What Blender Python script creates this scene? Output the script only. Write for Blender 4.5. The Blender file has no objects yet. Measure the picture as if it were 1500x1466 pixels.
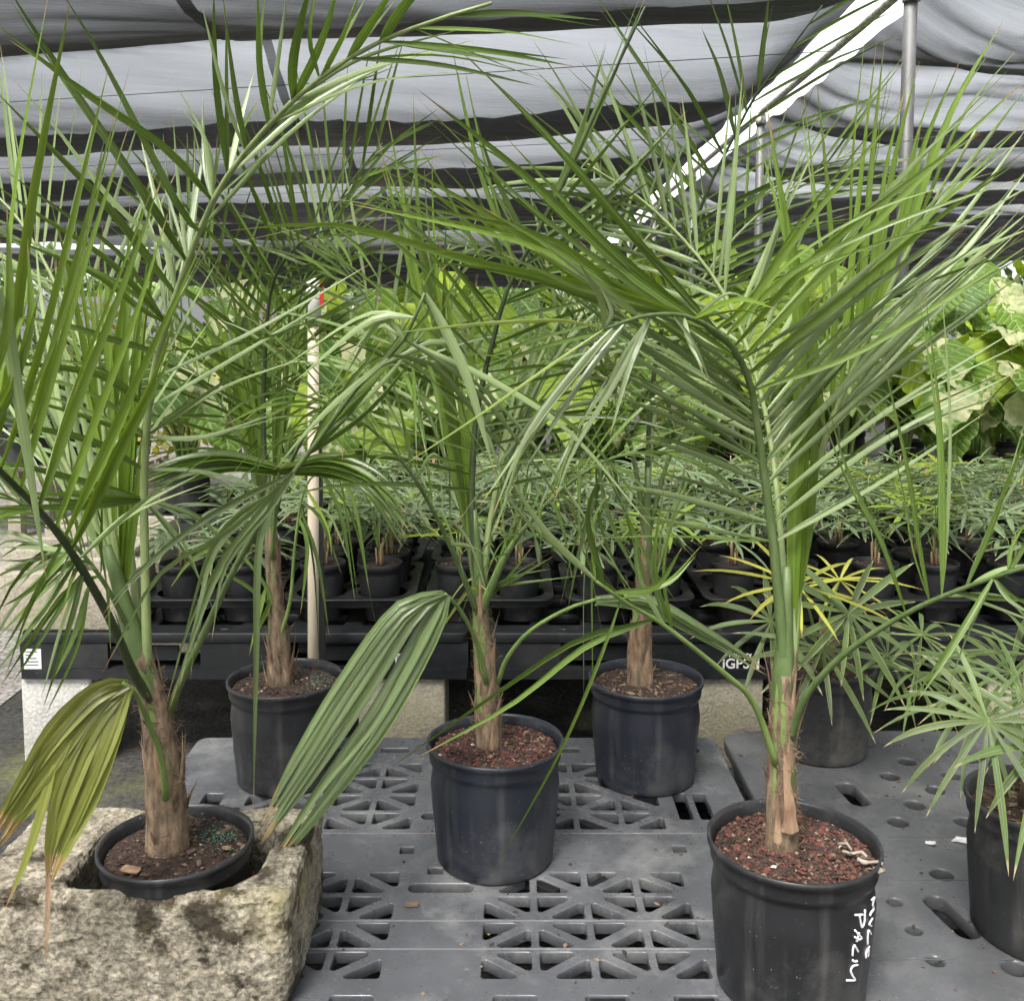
import bpy, bmesh, math, random
from mathutils import Vector, Matrix, noise
R = math.radians
rnd = random.Random(7)

# ------------------------------------------------------------------ camera, sky, sun, exposure
S = bpy.context.scene
C = S.collection
EYE = 1.32; FPX = 1450.0; CX, CY = 750.0, 607.0; PITCH = R(5)
cam_d = bpy.data.cameras.new('camera'); cam = bpy.data.objects.new('camera', cam_d); C.objects.link(cam)
cam.location = (0, 0, EYE); cam.rotation_euler = (R(90) - PITCH, 0, 0)
cam_d.sensor_fit = 'HORIZONTAL'; cam_d.sensor_width = 36; cam_d.lens = 36 * FPX / 1500
cam_d.shift_y = -(733 - CY) / 1500; cam_d.clip_start = 0.05; cam_d.clip_end = 500
S.camera = cam
W = bpy.data.worlds.new('World'); S.world = W; W.use_nodes = True
wn = W.node_tree.nodes; wl = W.node_tree.links
SUN_EL, SUN_AZ = R(58), R(205)
sky = wn.new('ShaderNodeTexSky'); sky.sky_type = 'NISHITA'; sky.sun_disc = False
sky.sun_elevation = SUN_EL; sky.sun_rotation = SUN_AZ; sky.dust_density = 4.0; sky.air_density = 1.0
hsv = wn.new('ShaderNodeHueSaturation'); hsv.inputs['Saturation'].default_value = 0.18
wl.new(sky.outputs[0], hsv.inputs['Color']); wl.new(hsv.outputs[0], wn['Background'].inputs[0])
wn['Background'].inputs[1].default_value = 0.07
sun_d = bpy.data.lights.new('sun', 'SUN'); sun = bpy.data.objects.new('sun', sun_d); C.objects.link(sun)
sun_d.energy = 1.5; sun_d.angle = R(18); sun_d.color = (1.0, 0.97, 0.92)
sd = Vector((math.cos(SUN_EL) * math.sin(SUN_AZ), math.cos(SUN_EL) * math.cos(SUN_AZ), math.sin(SUN_EL)))
sun.rotation_euler = sd.to_track_quat('Z', 'Y').to_euler()
S.view_settings.view_transform = 'Standard'; S.view_settings.look = 'None'
S.view_settings.exposure = 3.12; S.view_settings.gamma = 1.0
S.render.engine = 'CYCLES'
S.cycles.use_denoising = True
S.cycles.max_bounces = 5; S.cycles.diffuse_bounces = 2; S.cycles.glossy_bounces = 2
S.cycles.transmission_bounces = 3; S.cycles.transparent_max_bounces = 6
S.cycles.use_adaptive_sampling = True; S.cycles.adaptive_threshold = 0.03

# ------------------------------------------------------------------ helpers
def at(u, v, Y):
    """a place seen at photo position (u, v), standing Y metres ahead of the viewer"""
    x = (u - CX) / FPX; y = -(v - CY) / FPX
    d = (x, math.cos(PITCH) + y * math.sin(PITCH), -math.sin(PITCH) + y * math.cos(PITCH))
    t = Y / d[1]
    return Vector((d[0] * t, Y, EYE + d[2] * t))

def tag(o, label=None, cat=None, group=None, kind=None):
    if label: o['label'] = label
    if cat: o['category'] = cat
    if group: o['group'] = group
    if kind: o['kind'] = kind
    return o

def link(name, me, parent=None, loc=(0, 0, 0), rot=(0, 0, 0)):
    o = bpy.data.objects.new(name, me); C.objects.link(o)
    o.location = loc; o.rotation_euler = rot
    if parent is not None: o.parent = parent
    return o

def empty(name, loc, rz=0, parent=None):
    o = bpy.data.objects.new(name, None); C.objects.link(o)
    o.location = loc; o.rotation_euler = (0, 0, rz); o.empty_display_size = 0.05
    if parent: o.parent = parent
    return o

class MB:
    def __init__(s): s.v = []; s.f = []; s.uv = []
    def add(s, vs, fs, uvs=None):
        b = len(s.v); s.v += [tuple(p) for p in vs]
        s.f += [tuple(i + b for i in f) for f in fs]
        s.uv += (uvs if uvs else [(0.5, 0.5)] * len(vs))
    def box(s, x0, x1, y0, y1, z0, z1):
        s.add([(x0,y0,z0),(x1,y0,z0),(x1,y1,z0),(x0,y1,z0),(x0,y0,z1),(x1,y0,z1),(x1,y1,z1),(x0,y1,z1)],
              [(0,3,2,1),(4,5,6,7),(0,1,5,4),(1,2,6,5),(2,3,7,6),(3,0,4,7)])
    def tube(s, pts, rad, n=7, cap=True):
        pts = [Vector(p) for p in pts]; m = len(pts); vs = []; uvs = []
        for i, p in enumerate(pts):
            t = (pts[min(i+1, m-1)] - pts[max(i-1, 0)])
            if t.length < 1e-9: t = Vector((0, 0, 1))
            t.normalize()
            a = Vector((0, 1, 0)) if abs(t.y) < 0.9 else Vector((1, 0, 0))
            b = t.cross(a).normalized(); c = t.cross(b)
            r = rad[i] if isinstance(rad, (list, tuple)) else rad
            for k in range(n):
                an = 2 * math.pi * k / n
                vs.append(p + (b * math.cos(an) + c * math.sin(an)) * r); uvs.append((k / n, i / max(1, m - 1)))
        fs = [(i*n+k, i*n+(k+1) % n, (i+1)*n+(k+1) % n, (i+1)*n+k) for i in range(m-1) for k in range(n)]
        if cap: fs += [tuple(range(n))[::-1], tuple((m-1)*n + k for k in range(n))]
        s.add(vs, fs, uvs)
    def lathe(s, prof, n=48, center=(0, 0)):
        vs = []; uvs = []; m = len(prof)
        for j, (r, z) in enumerate(prof):
            for k in range(n):
                a = 2 * math.pi * k / n
                vs.append((center[0] + r * math.cos(a), center[1] + r * math.sin(a), z)); uvs.append((k / n, j / (m - 1)))
        fs = [(j*n+k, j*n+(k+1) % n, (j+1)*n+(k+1) % n, (j+1)*n+k) for j in range(m-1) for k in range(n)]
        s.add(vs, fs, uvs)
    def mesh(s, name, mat, smooth=True):
        me = bpy.data.meshes.new(name); me.from_pydata(s.v, [], s.f)
        ul = me.uv_layers.new(name='UVMap')
        ul.data.foreach_set('uv', [c for l in me.loops for c in s.uv[l.vertex_index]])
        if smooth: me.polygons.foreach_set('use_smooth', [True] * len(me.polygons))
        me.materials.append(mat); me.update()
        return me
    def build(s, name, mat, parent=None, loc=(0, 0, 0), smooth=True, rot=(0, 0, 0)):
        return link(name, s.mesh(name, mat, smooth), parent, loc, rot)

def crom(pts, n):
    pts = [Vector(p) for p in pts]
    if len(pts) == 2: return [pts[0].lerp(pts[1], i / n) for i in range(n + 1)]
    # sample by chord length
    L = [0.0]
    for a, b in zip(pts, pts[1:]): L.append(L[-1] + max((b - a).length, 1e-6))
    out = []
    for i in range(n + 1):
        d = L[-1] * i / n; k = 0
        while k < len(L) - 2 and d > L[k + 1]: k += 1
        t = (d - L[k]) / (L[k + 1] - L[k])
        p1, p2 = pts[k], pts[k + 1]
        p0 = pts[k - 1] if k > 0 else p1 * 2 - p2
        p3 = pts[k + 2] if k + 2 < len(pts) else p2 * 2 - p1
        out.append(0.5 * ((2 * p1) + (p2 - p0) * t + (2 * p0 - 5 * p1 + 4 * p2 - p3) * t * t + (3 * p1 - p0 - 3 * p2 + p3) * t ** 3))
    return out

# ------------------------------------------------------------------ materials
def newmat(name):
    m = bpy.data.materials.new(name); m.use_nodes = True
    nt = m.node_tree; return m, nt, nt.nodes, nt.links, nt.nodes['Principled BSDF']
def ramp(ns, stops, interp='LINEAR'):
    r = ns.new('ShaderNodeValToRGB'); r.color_ramp.interpolation = interp
    e = r.color_ramp.elements
    while len(e) < len(stops): e.new(0.5)
    for el, (p, c) in zip(e, stops): el.position = p; el.color = (c[0], c[1], c[2], 1) if len(c) == 3 else c
    return r
def nz(ns, ls, scale, detail=6, rough=0.55, vec=None):
    t = ns.new('ShaderNodeTexNoise'); t.inputs['Scale'].default_value = scale
    t.inputs['Detail'].default_value = detail; t.inputs['Roughness'].default_value = rough
    if vec is not None: ls.new(vec, t.inputs['Vector'])
    return t
def mth(ns, ls, op, a, b=None):
    m = ns.new('ShaderNodeMath'); m.operation = op
    for i, x in enumerate((a, b)):
        if x is None: continue
        if isinstance(x, (int, float)): m.inputs[i].default_value = x
        else: ls.new(x, m.inputs[i])
    return m.outputs[0]
def mixc(ns, ls, fac, a, b, mode='MIX'):
    m = ns.new('ShaderNodeMix'); m.data_type = 'RGBA'; m.blend_type = mode
    for sock, x in ((m.inputs[0], fac), (m.inputs[6], a), (m.inputs[7], b)):
        if isinstance(x, (int, float)): sock.default_value = x
        elif isinstance(x, (tuple, list)): sock.default_value = (x[0], x[1], x[2], 1)
        else: ls.new(x, sock)
    return m.outputs[2]
def bump(ns, ls, h, strength, dist, bsdf):
    b = ns.new('ShaderNodeBump'); b.inputs['Strength'].default_value = strength; b.inputs['Distance'].default_value = dist
    ls.new(h, b.inputs['Height']); ls.new(b.outputs[0], bsdf.inputs['Normal']); return b

def mat_leaf(name, top, under, glow, veins=5.0, trans=0.3, tip=(0.35, 0.25, 0.10), edge=None, rough=0.34, tipstart=0.95, vary=0.45, stripe=0.12):
    m, nt, ns, ls, p = newmat(name)
    uv = ns.new('ShaderNodeUVMap'); sx = ns.new('ShaderNodeSeparateXYZ'); ls.new(uv.outputs[0], sx.inputs[0])
    u, v = sx.outputs[0], sx.outputs[1]
    geo = ns.new('ShaderNodeNewGeometry'); oi = ns.new('ShaderNodeObjectInfo')
    col = mixc(ns, ls, geo.outputs['Backfacing'], top, under)
    # parallel veins and midrib; a high stripe value paints pleat shade into the colour
    st = mth(ns, ls, 'SINE', mth(ns, ls, 'MULTIPLY', u, veins * 6.283))
    st = mth(ns, ls, 'MULTIPLY_ADD', st, 0.5); st.node.inputs[2].default_value = 0.5
    col = mixc(ns, ls, mth(ns, ls, 'MULTIPLY', st, stripe), col, mixc(ns, ls, 0.5, col, (0.55, 0.62, 0.25)) if stripe < .3 else mixc(ns, ls, 0.85, col, (0.03, 0.06, 0.012)))
    md = ramp(ns, [(0.02, (1, 1, 1)), (0.07, (0, 0, 0))]); ls.new(mth(ns, ls, 'ABSOLUTE', mth(ns, ls, 'SUBTRACT', u, 0.5)), md.inputs[0])
    col = mixc(ns, ls, mth(ns, ls, 'MULTIPLY', md.outputs[0], 0.35), col, (0.30, 0.36, 0.10))
    tc = ns.new('ShaderNodeTexCoord')
    n1 = nz(ns, ls, 9, 2, 0.6, tc.outputs['Object'])
    rv = mth(ns, ls, 'ADD', mth(ns, ls, 'MULTIPLY', oi.outputs['Random'], vary * 2), mth(ns, ls, 'MULTIPLY', n1.outputs[0], 0.5))
    rv = mth(ns, ls, 'ADD', rv, 0.75 - vary)
    vm = ns.new('ShaderNodeVectorMath'); vm.operation = 'SCALE'; ls.new(col, vm.inputs[0]); ls.new(rv, vm.inputs['Scale'])
    col = vm.outputs[0]
    if edge:
        e = mth(ns, ls, 'ABSOLUTE', mth(ns, ls, 'SUBTRACT', u, 0.5))
        n2 = nz(ns, ls, 6, 4, 0.6, tc.outputs['Object'])
        e = mth(ns, ls, 'ADD', e, mth(ns, ls, 'MULTIPLY_ADD', n2.outputs[0], 0.55)); e.node.inputs[1].links[0].from_node.inputs[2].default_value = -0.27
        er = ramp(ns, [(0.25, (0, 0, 0)), (0.5, (1, 1, 1))]); ls.new(e, er.inputs[0])
        col = mixc(ns, ls, er.outputs[0], col, edge)
    sp = nz(ns, ls, 240, 2, 0.5, tc.outputs['Object']); sr = ramp(ns, [(0.68, (0, 0, 0)), (0.74, (1, 1, 1))]); ls.new(sp.outputs[0], sr.inputs[0])
    col = mixc(ns, ls, mth(ns, ls, 'MULTIPLY', sr.outputs[0], 0.4), col, (0.38, 0.36, 0.15))
    v2 = mth(ns, ls, 'ADD', v, mth(ns, ls, 'MULTIPLY', oi.outputs['Random'], 0.05))
    tv = mth(ns, ls, 'ADD', v2, mth(ns, ls, 'MULTIPLY_ADD', n1.outputs[0], 0.06)); tv.node.inputs[1].links[0].from_node.inputs[2].default_value = -0.03
    tr = ramp(ns, [(tipstart, (0, 0, 0)), (min(0.999, tipstart + 0.035), (1, 1, 1))]); ls.new(tv, tr.inputs[0])
    col = mixc(ns, ls, tr.outputs[0], col, tip)
    ls.new(col, p.inputs['Base Color']); p.inputs['Roughness'].default_value = rough
    p.inputs['Specular IOR Level'].default_value = 0.55
    bump(ns, ls, st, 0.25, 0.0006, p)
    tl = ns.new('ShaderNodeBsdfTranslucent')
    ls.new(mixc(ns, ls, tr.outputs[0], glow, tip), tl.inputs[0])
    mx = ns.new('ShaderNodeMixShader'); mx.inputs[0].default_value = trans
    ls.new(p.outputs[0], mx.inputs[1]); ls.new(tl.outputs[0], mx.inputs[2])
    ls.new(mx.outputs[0], ns['Material Output'].inputs[0])
    return m

M = {}
M['palm'] = mat_leaf('palm_leaf', (0.062, 0.115, 0.012), (0.20, 0.27, 0.115), (0.19, 0.32, 0.03), 3.0, 0.2)
M['palm_young'] = mat_leaf('palm_young_leaf', (0.105, 0.18, 0.018), (0.22, 0.30, 0.12), (0.28, 0.42, 0.02), 3.0, 0.36)
M['palm_yellow'] = mat_leaf('palm_yellow_leaf', (0.24, 0.26, 0.055), (0.26, 0.30, 0.10), (0.42, 0.46, 0.10), 2.0, 0.3, tipstart=0.86, stripe=0.35)
M['palm_pleat'] = mat_leaf('palm_pleated_leaf', (0.125, 0.175, 0.07), (0.21, 0.27, 0.13), (0.3, 0.40, 0.10), 2.0, 0.25, tipstart=0.93, stripe=0.35)
M['lime'] = mat_leaf('lime_leaf', (0.24, 0.36, 0.05), (0.34, 0.44, 0.12), (0.5, 0.6, 0.05), 2.0, 0.45)
M['rhapis'] = mat_leaf('rhapis_leaf', (0.05, 0.095, 0.032), (0.16, 0.23, 0.12), (0.2, 0.32, 0.05), 3.0, 0.25, tip=(0.4, 0.33, 0.18), tipstart=0.93, edge=(0.17, 0.22, 0.03), rough=0.5)
M['rhapis_yellow'] = mat_leaf('rhapis_yellow_leaf', (0.40, 0.42, 0.06), (0.42, 0.43, 0.12), (0.5, 0.5, 0.05), 3.0, 0.3, tip=(0.4, 0.26, 0.09), tipstart=0.9, edge=(0.42, 0.40, 0.05))
M['rhapis_small'] = mat_leaf('rhapis_small_leaf', (0.105, 0.155, 0.075), (0.2, 0.25, 0.15), (0.2, 0.3, 0.08), 2.0, 0.2, tip=(0.4, 0.32, 0.2), vary=0.5, rough=0.55)
M['shrub'] = mat_leaf('shrub_leaf', (0.05, 0.09, 0.025), (0.10, 0.15, 0.06), (0.15, 0.25, 0.03), 1.0, 0.25)
M['shrub_yellow'] = mat_leaf('shrub_yellow_leaf', (0.33, 0.30, 0.04), (0.35, 0.33, 0.10), (0.5, 0.45, 0.05), 1.0, 0.3)
M['shrub_red'] = mat_leaf('shrub_red_leaf', (0.32, 0.16, 0.05), (0.33, 0.22, 0.08), (0.45, 0.2, 0.04), 1.0, 0.3)

def mat_alocasia(name, variegated, bright):
    m, nt, ns, ls, p = newmat(name)
    uv = ns.new('ShaderNodeUVMap'); sx = ns.new('ShaderNodeSeparateXYZ'); ls.new(uv.outputs[0], sx.inputs[0])
    u = mth(ns, ls, 'ABSOLUTE', mth(ns, ls, 'SUBTRACT', sx.outputs[0], 0.5)); v = sx.outputs[1]
    oi = ns.new('ShaderNodeObjectInfo'); tc = ns.new('ShaderNodeTexCoord')
    w = mth(ns, ls, 'SUBTRACT', v, mth(ns, ls, 'MULTIPLY', u, 0.75))
    sn = mth(ns, ls, 'SINE', mth(ns, ls, 'MULTIPLY', w, 46.0))
    vr = ramp(ns, [(0.90, (0, 0, 0)), (1.0, (1, 1, 1))]); ls.new(mth(ns, ls, 'MULTIPLY_ADD', sn, 0.5), vr.inputs[0])
    vr.inputs[0].links[0].from_node.inputs[2].default_value = 0.5
    mid = ramp(ns, [(0.012, (1, 1, 1)), (0.03, (0, 0, 0))]); ls.new(u, mid.inputs[0])
    vein = mth(ns, ls, 'MAXIMUM', vr.outputs[0], mid.outputs[0])
    g = ramp(ns, [(0.0, (0.04, 0.09, 0.022)), (0.45, (0.095, 0.175, 0.02)), (1.0, (0.27, 0.36, 0.02) if bright else (0.09, 0.17, 0.03))])
    ls.new(oi.outputs['Random'], g.inputs[0])
    col = g.outputs[0]
    if variegated:
        ad = ns.new('ShaderNodeVectorMath'); ad.operation = 'ADD'; ls.new(tc.outputs['Object'], ad.inputs[0])
        cm = ns.new('ShaderNodeCombineXYZ'); ls.new(mth(ns, ls, 'MULTIPLY', oi.outputs['Random'], 37.0), cm.inputs[0]); ls.new(cm.outputs[0], ad.inputs[1])
        n1 = nz(ns, ls, 4.2, 4, 0.62, ad.outputs[0])
        r1 = ramp(ns, [(0.50, (0, 0, 0)), (0.53, (1, 1, 1))]); ls.new(n1.outputs[0], r1.inputs[0])
        n2 = nz(ns, ls, 14, 5, 0.6, ad.outputs[0])
        cream = ramp(ns, [(0.4, (0.50, 0.48, 0.28)), (0.62, (0.25, 0.31, 0.14))]); ls.new(n2.outputs[0], cream.inputs[0])
        col = mixc(ns, ls, r1.outputs[0], col, cream.outputs[0])
    col = mixc(ns, ls, mth(ns, ls, 'MULTIPLY', vein, 0.8), col, mixc(ns, ls, 0.55, col, (0.42, 0.5, 0.22)))
    ls.new(col, p.inputs['Base Color']); p.inputs['Roughness'].default_value = 0.52; p.inputs['Specular IOR Level'].default_value = 0.25
    bump(ns, ls, mth(ns, ls, 'MULTIPLY', sn, -1.0), 0.3, 0.005, p)
    tl = ns.new('ShaderNodeBsdfTranslucent'); ls.new(mixc(ns, ls, 0.5, col, (0.26, 0.38, 0.02)), tl.inputs[0])
    mx = ns.new('ShaderNodeMixShader'); mx.inputs[0].default_value = 0.38
    ls.new(p.outputs[0], mx.inputs[1]); ls.new(tl.outputs[0], mx.inputs[2]); ls.new(mx.outputs[0], ns['Material Output'].inputs[0])
    return m
M['aloc'] = mat_alocasia('alocasia_leaf', False, True)
M['aloc_var'] = mat_alocasia('alocasia_variegated_leaf', True, False)

def mat_stem(name, a, b, scale=40, rough=0.5, bd=0.002):
    m, nt, ns, ls, p = newmat(name); tc = ns.new('ShaderNodeTexCoord')
    mp = ns.new('ShaderNodeMapping'); mp.inputs['Scale'].default_value = (1, 1, 0.3); ls.new(tc.outputs['Object'], mp.inputs[0])
    n = nz(ns, ls, scale, 6, 0.6, mp.outputs[0]); r = ramp(ns, [(0.35, a), (0.65, b)]); ls.new(n.outputs[0], r.inputs[0])
    ls.new(r.outputs[0], p.inputs['Base Color']); p.inputs['Roughness'].default_value = rough
    bump(ns, ls, n.outputs[0], 0.5, bd, p); return m
M['rachis'] = mat_stem('palm_rachis', (0.07, 0.115, 0.03), (0.12, 0.17, 0.06), 60)
M['rachis_dark'] = mat_stem('palm_rachis_dark', (0.03, 0.045, 0.018), (0.06, 0.08, 0.03), 60)
M['rachis_pale'] = mat_stem('palm_rachis_pale', (0.20, 0.27, 0.10), (0.28, 0.34, 0.14), 60)
M['petiole'] = mat_stem('petiole', (0.13, 0.21, 0.05), (0.2, 0.28, 0.08), 30)
M['trunk'] = mat_stem('palm_trunk', (0.07, 0.048, 0.03), (0.29, 0.205, 0.13), 90, 0.85, 0.008)
M['sheath'] = mat_stem('dry_sheath', (0.18, 0.10, 0.06), (0.42, 0.29, 0.18), 50, 0.75, 0.003)
M['fibre'] = mat_stem('fibre', (0.12, 0.075, 0.045), (0.26, 0.18, 0.11), 20, 0.9)
M['bark'] = mat_stem('bark', (0.06, 0.04, 0.03), (0.16, 0.11, 0.07), 30, 0.9)

def mat_plastic(name, a, b, rough=0.42, dust=(0.28, 0.27, 0.25), dustamt=0.25, grain=1.0, streak=False, spec=0.5):
    m, nt, ns, ls, p = newmat(name); tc = ns.new('ShaderNodeTexCoord')
    n = nz(ns, ls, 5, 5, 0.65, tc.outputs['Object']); r = ramp(ns, [(0.3, a), (0.7, b)]); ls.new(n.outputs[0], r.inputs[0])
    n2 = nz(ns, ls, 3.5, 7, 0.75, tc.outputs['Object']); d = ramp(ns, [(0.50, (0, 0, 0)), (0.72, (1, 1, 1))]); ls.new(n2.outputs[0], d.inputs[0])
    n4 = nz(ns, ls, 160, 2, 0.5, tc.outputs['Object']); sp = ramp(ns, [(0.71, (0, 0, 0)), (0.76, (1, 1, 1))]); ls.new(n4.outputs[0], sp.inputs[0])
    da = mth(ns, ls, 'MULTIPLY', d.outputs[0], dustamt)
    col = mixc(ns, ls, mth(ns, ls, 'MAXIMUM', da, mth(ns, ls, 'MULTIPLY', sp.outputs[0], 0.45)), r.outputs[0], dust)
    if streak:
        mp = ns.new('ShaderNodeMapping'); mp.inputs['Scale'].default_value = (30, 30, 1.2); ls.new(tc.outputs['Object'], mp.inputs[0])
        n5 = nz(ns, ls, 1.0, 5, 0.6, mp.outputs[0]); sr = ramp(ns, [(0.55, (0, 0, 0)), (0.8, (1, 1, 1))]); ls.new(n5.outputs[0], sr.inputs[0])
        col = mixc(ns, ls, mth(ns, ls, 'MULTIPLY', sr.outputs[0], 0.16), col, dust)
    ls.new(col, p.inputs['Base Color'])
    n3 = nz(ns, ls, 12, 4, 0.7, tc.outputs['Object']); rr = ramp(ns, [(0.3, (rough - .1,) * 3), (0.7, (rough + .18,) * 3)]); ls.new(n3.outputs[0], rr.inputs[0])
    ls.new(rr.outputs[0], p.inputs['Roughness']); p.inputs['Specular IOR Level'].default_value = spec
    n6 = nz(ns, ls, 220, 3, 0.5, tc.outputs['Object']); bump(ns, ls, n6.outputs[0], 0.12 * grain, 0.001, p)
    return m
M['pot'] = mat_plastic('black_pot_plastic', (0.014, 0.0145, 0.016), (0.024, 0.0245, 0.027), 0.34, streak=True, dustamt=0.28)
M['pot_navy'] = mat_plastic('navy_pot_plastic', (0.013, 0.0155, 0.022), (0.021, 0.024, 0.033), 0.34, streak=True, dustamt=0.28)
M['pot_old'] = mat_plastic('weathered_pot_plastic', (0.014, 0.015, 0.016), (0.035, 0.036, 0.037), 0.55, dust=(0.33, 0.30, 0.25), dustamt=0.35, streak=True)
M['pot_small'] = mat_plastic('small_pot_plastic', (0.012, 0.0125, 0.014), (0.024, 0.025, 0.027), 0.5, dustamt=.15, spec=.35)
M['tray'] = mat_plastic('tray_plastic', (0.007, 0.0075, 0.008), (0.014, 0.0145, 0.0155), 0.45, dustamt=.12, spec=.35)
M['deck'] = mat_plastic('pallet_plastic', (0.062, 0.065, 0.071), (0.108, 0.111, 0.119), 0.25, dust=(0.42, 0.42, 0.41), dustamt=0.42)
M['deck_smooth'] = mat_plastic('pallet_plastic_smooth', (0.064, 0.066, 0.070), (0.108, 0.110, 0.115), 0.27, dust=(0.42, 0.41, 0.38), dustamt=0.28)
M['deck_back'] = mat_plastic('pallet_plastic_back', (0.008, 0.009, 0.010), (0.016, 0.017, 0.019), 0.45, dust=(0.2, 0.2, 0.19), dustamt=0.15, spec=.35)

def mat_rock(name, stops, scale, bd, rough=0.9, stain=None, fine=120, warm=None, speck=0.8, wamt=0.5):
    m, nt, ns, ls, p = newmat(name); tc = ns.new('ShaderNodeTexCoord')
    n = nz(ns, ls, scale, 6, 0.68, tc.outputs['Object']); r = ramp(ns, stops); ls.new(n.outputs[0], r.inputs[0])
    col = r.outputs[0]
    n2 = nz(ns, ls, fine, 3, 0.6, tc.outputs['Object']); r2 = ramp(ns, [(0.38, (0.3, 0.3, 0.3)), (0.58, (1.15, 1.15, 1.15))]); ls.new(n2.outputs[0], r2.inputs[0])
    col = mixc(ns, ls, speck, col, r2.outputs[0], 'MULTIPLY')
    if stain:
        n3 = nz(ns, ls, stain[1], 8, 0.65, tc.outputs['Object']); r3 = ramp(ns, [(stain[2], (0, 0, 0)), (stain[2] + 0.06, (1, 1, 1))]); ls.new(n3.outputs[0], r3.inputs[0])
        col = mixc(ns, ls, r3.outputs[0], col, stain[0])
    if warm:
        n4 = nz(ns, ls, warm[1], 6, 0.6, tc.outputs['Object']); r4 = ramp(ns, [(warm[2], (0, 0, 0)), (warm[2] + 0.12, (1, 1, 1))]); ls.new(n4.outputs[0], r4.inputs[0])
        col = mixc(ns, ls, mth(ns, ls, 'MULTIPLY', r4.outputs[0], wamt), col, warm[0])
    ls.new(col, p.inputs['Base Color']); p.inputs['Roughness'].default_value = rough
    vo = ns.new('ShaderNodeTexVoronoi'); vo.inputs['Scale'].default_value = fine * 0.8; ls.new(tc.outputs['Object'], vo.inputs['Vector'])
    h = mth(ns, ls, 'ADD', n2.outputs[0], mth(ns, ls, 'MULTIPLY', vo.outputs['Distance'], 0.8)); bump(ns, ls, h, 0.9, bd, p)
    return m
M['block_old'] = mat_rock('weathered_concrete', [(0.3, (0.12, 0.102, 0.073)), (0.5, (0.26, 0.23, 0.17)), (0.66, (0.39, 0.35, 0.27))], 26, 0.0035, stain=((0.035, 0.026, 0.015), 9, 0.535), fine=120, warm=((0.30, 0.27, 0.09), 6, 0.58), speck=0.7, wamt=0.35)
M['block'] = mat_rock('concrete_block', [(0.3, (0.30, 0.27, 0.205)), (0.7, (0.44, 0.40, 0.315))], 9, 0.002, fine=130, warm=((0.32, 0.30, 0.14), 4, 0.55), speck=0.3)
M['block_pale'] = mat_rock('pale_concrete_block', [(0.3, (0.40, 0.39, 0.36)), (0.7, (0.55, 0.54, 0.50))], 9, 0.002, fine=130, speck=0.3)
M['soil'] = mat_rock('potting_soil', [(0.3, (0.035, 0.02, 0.014)), (0.7, (0.085, 0.05, 0.034))], 30, 0.01, fine=150)
M['ground'] = mat_rock('weed_mat', [(0.3, (0.022, 0.021, 0.020)), (0.55, (0.05, 0.048, 0.044)), (0.75, (0.09, 0.085, 0.075))], 2.2, 0.004, fine=60, warm=((0.20, 0.22, 0.05), 0.9, 0.57))
M['path'] = mat_rock('path_gravel', [(0.3, (0.20, 0.19, 0.17)), (0.7, (0.34, 0.32, 0.29))], 3, 0.008, fine=50, warm=((0.22, 0.22, 0.07), 1.4, 0.6))

def mat_chunks():
    m, nt, ns, ls, p = newmat('soil_chunk'); uv = ns.new('ShaderNodeUVMap'); sx = ns.new('ShaderNodeSeparateXYZ'); ls.new(uv.outputs[0], sx.inputs[0])
    r = ramp(ns, [(0.0, (0.035, 0.021, 0.015)), (0.22, (0.075, 0.032, 0.022)), (0.42, (0.115, 0.036, 0.027)), (0.6, (0.15, 0.052, 0.038)), (0.72, (0.085, 0.052, 0.034)), (0.84, (0.20, 0.14, 0.09)), (0.93, (0.5, 0.45, 0.38))], 'CONSTANT')
    ls.new(sx.outputs[0], r.inputs[0]); ls.new(r.outputs[0], p.inputs['Base Color']); p.inputs['Roughness'].default_value = 0.85
    tc = ns.new('ShaderNodeTexCoord'); n = nz(ns, ls, 300, 3, 0.6, tc.outputs['Object']); bump(ns, ls, n.outputs[0], 0.6, 0.002, p); return m
M['chunk'] = mat_chunks()

def mat_plain(name, c, rough=0.5, metal=0.0, noise_amt=0.15, scale=20):
    m, nt, ns, ls, p = newmat(name); tc = ns.new('ShaderNodeTexCoord')
    n = nz(ns, ls, scale, 6, 0.6, tc.outputs['Object'])
    col = mixc(ns, ls, n.outputs[0], tuple(x * (1 - noise_amt) for x in c), tuple(min(1, x * (1 + noise_amt)) for x in c))
    ls.new(col, p.inputs['Base Color']); p.inputs['Roughness'].default_value = rough; p.inputs['Metallic'].default_value = metal; return m
M['paint'] = mat_plain('white_marker', (0.8, 0.8, 0.8), 0.5, 0, 0.02)
M['sticker'] = mat_plain('sticker_paper', (0.72, 0.72, 0.70), 0.6, 0, 0.08)
M['scuff'] = mat_plastic('scuffed_plastic', (0.16, 0.16, 0.165), (0.24, 0.24, 0.24), 0.5, dust=(0.5, 0.49, 0.47), dustamt=0.8)
M['ink'] = mat_plain('sticker_ink', (0.05, 0.05, 0.05), 0.6, 0, 0.05)
M['pvc'] = mat_plain('pvc_pipe', (0.62, 0.53, 0.40), 0.4, 0, 0.10, 8)
M['pvc_white'] = mat_plain('pvc_coupling', (0.72, 0.71, 0.68), 0.4, 0, 0.06)
M['red'] = mat_plain('red_tag', (0.6, 0.03, 0.03), 0.5)
M['steel'] = mat_plain('galvanised_steel', (0.085, 0.085, 0.084), 0.55, 0.3, 0.25, 12)
M['pipe'] = mat_rock('weathered_pipe', [(0.3, (0.42, 0.40, 0.35)), (0.6, (0.60, 0.58, 0.53))], 6, 0.0005, rough=0.5, stain=((0.25, 0.12, 0.05), 3.0, 0.62), fine=40)
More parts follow.
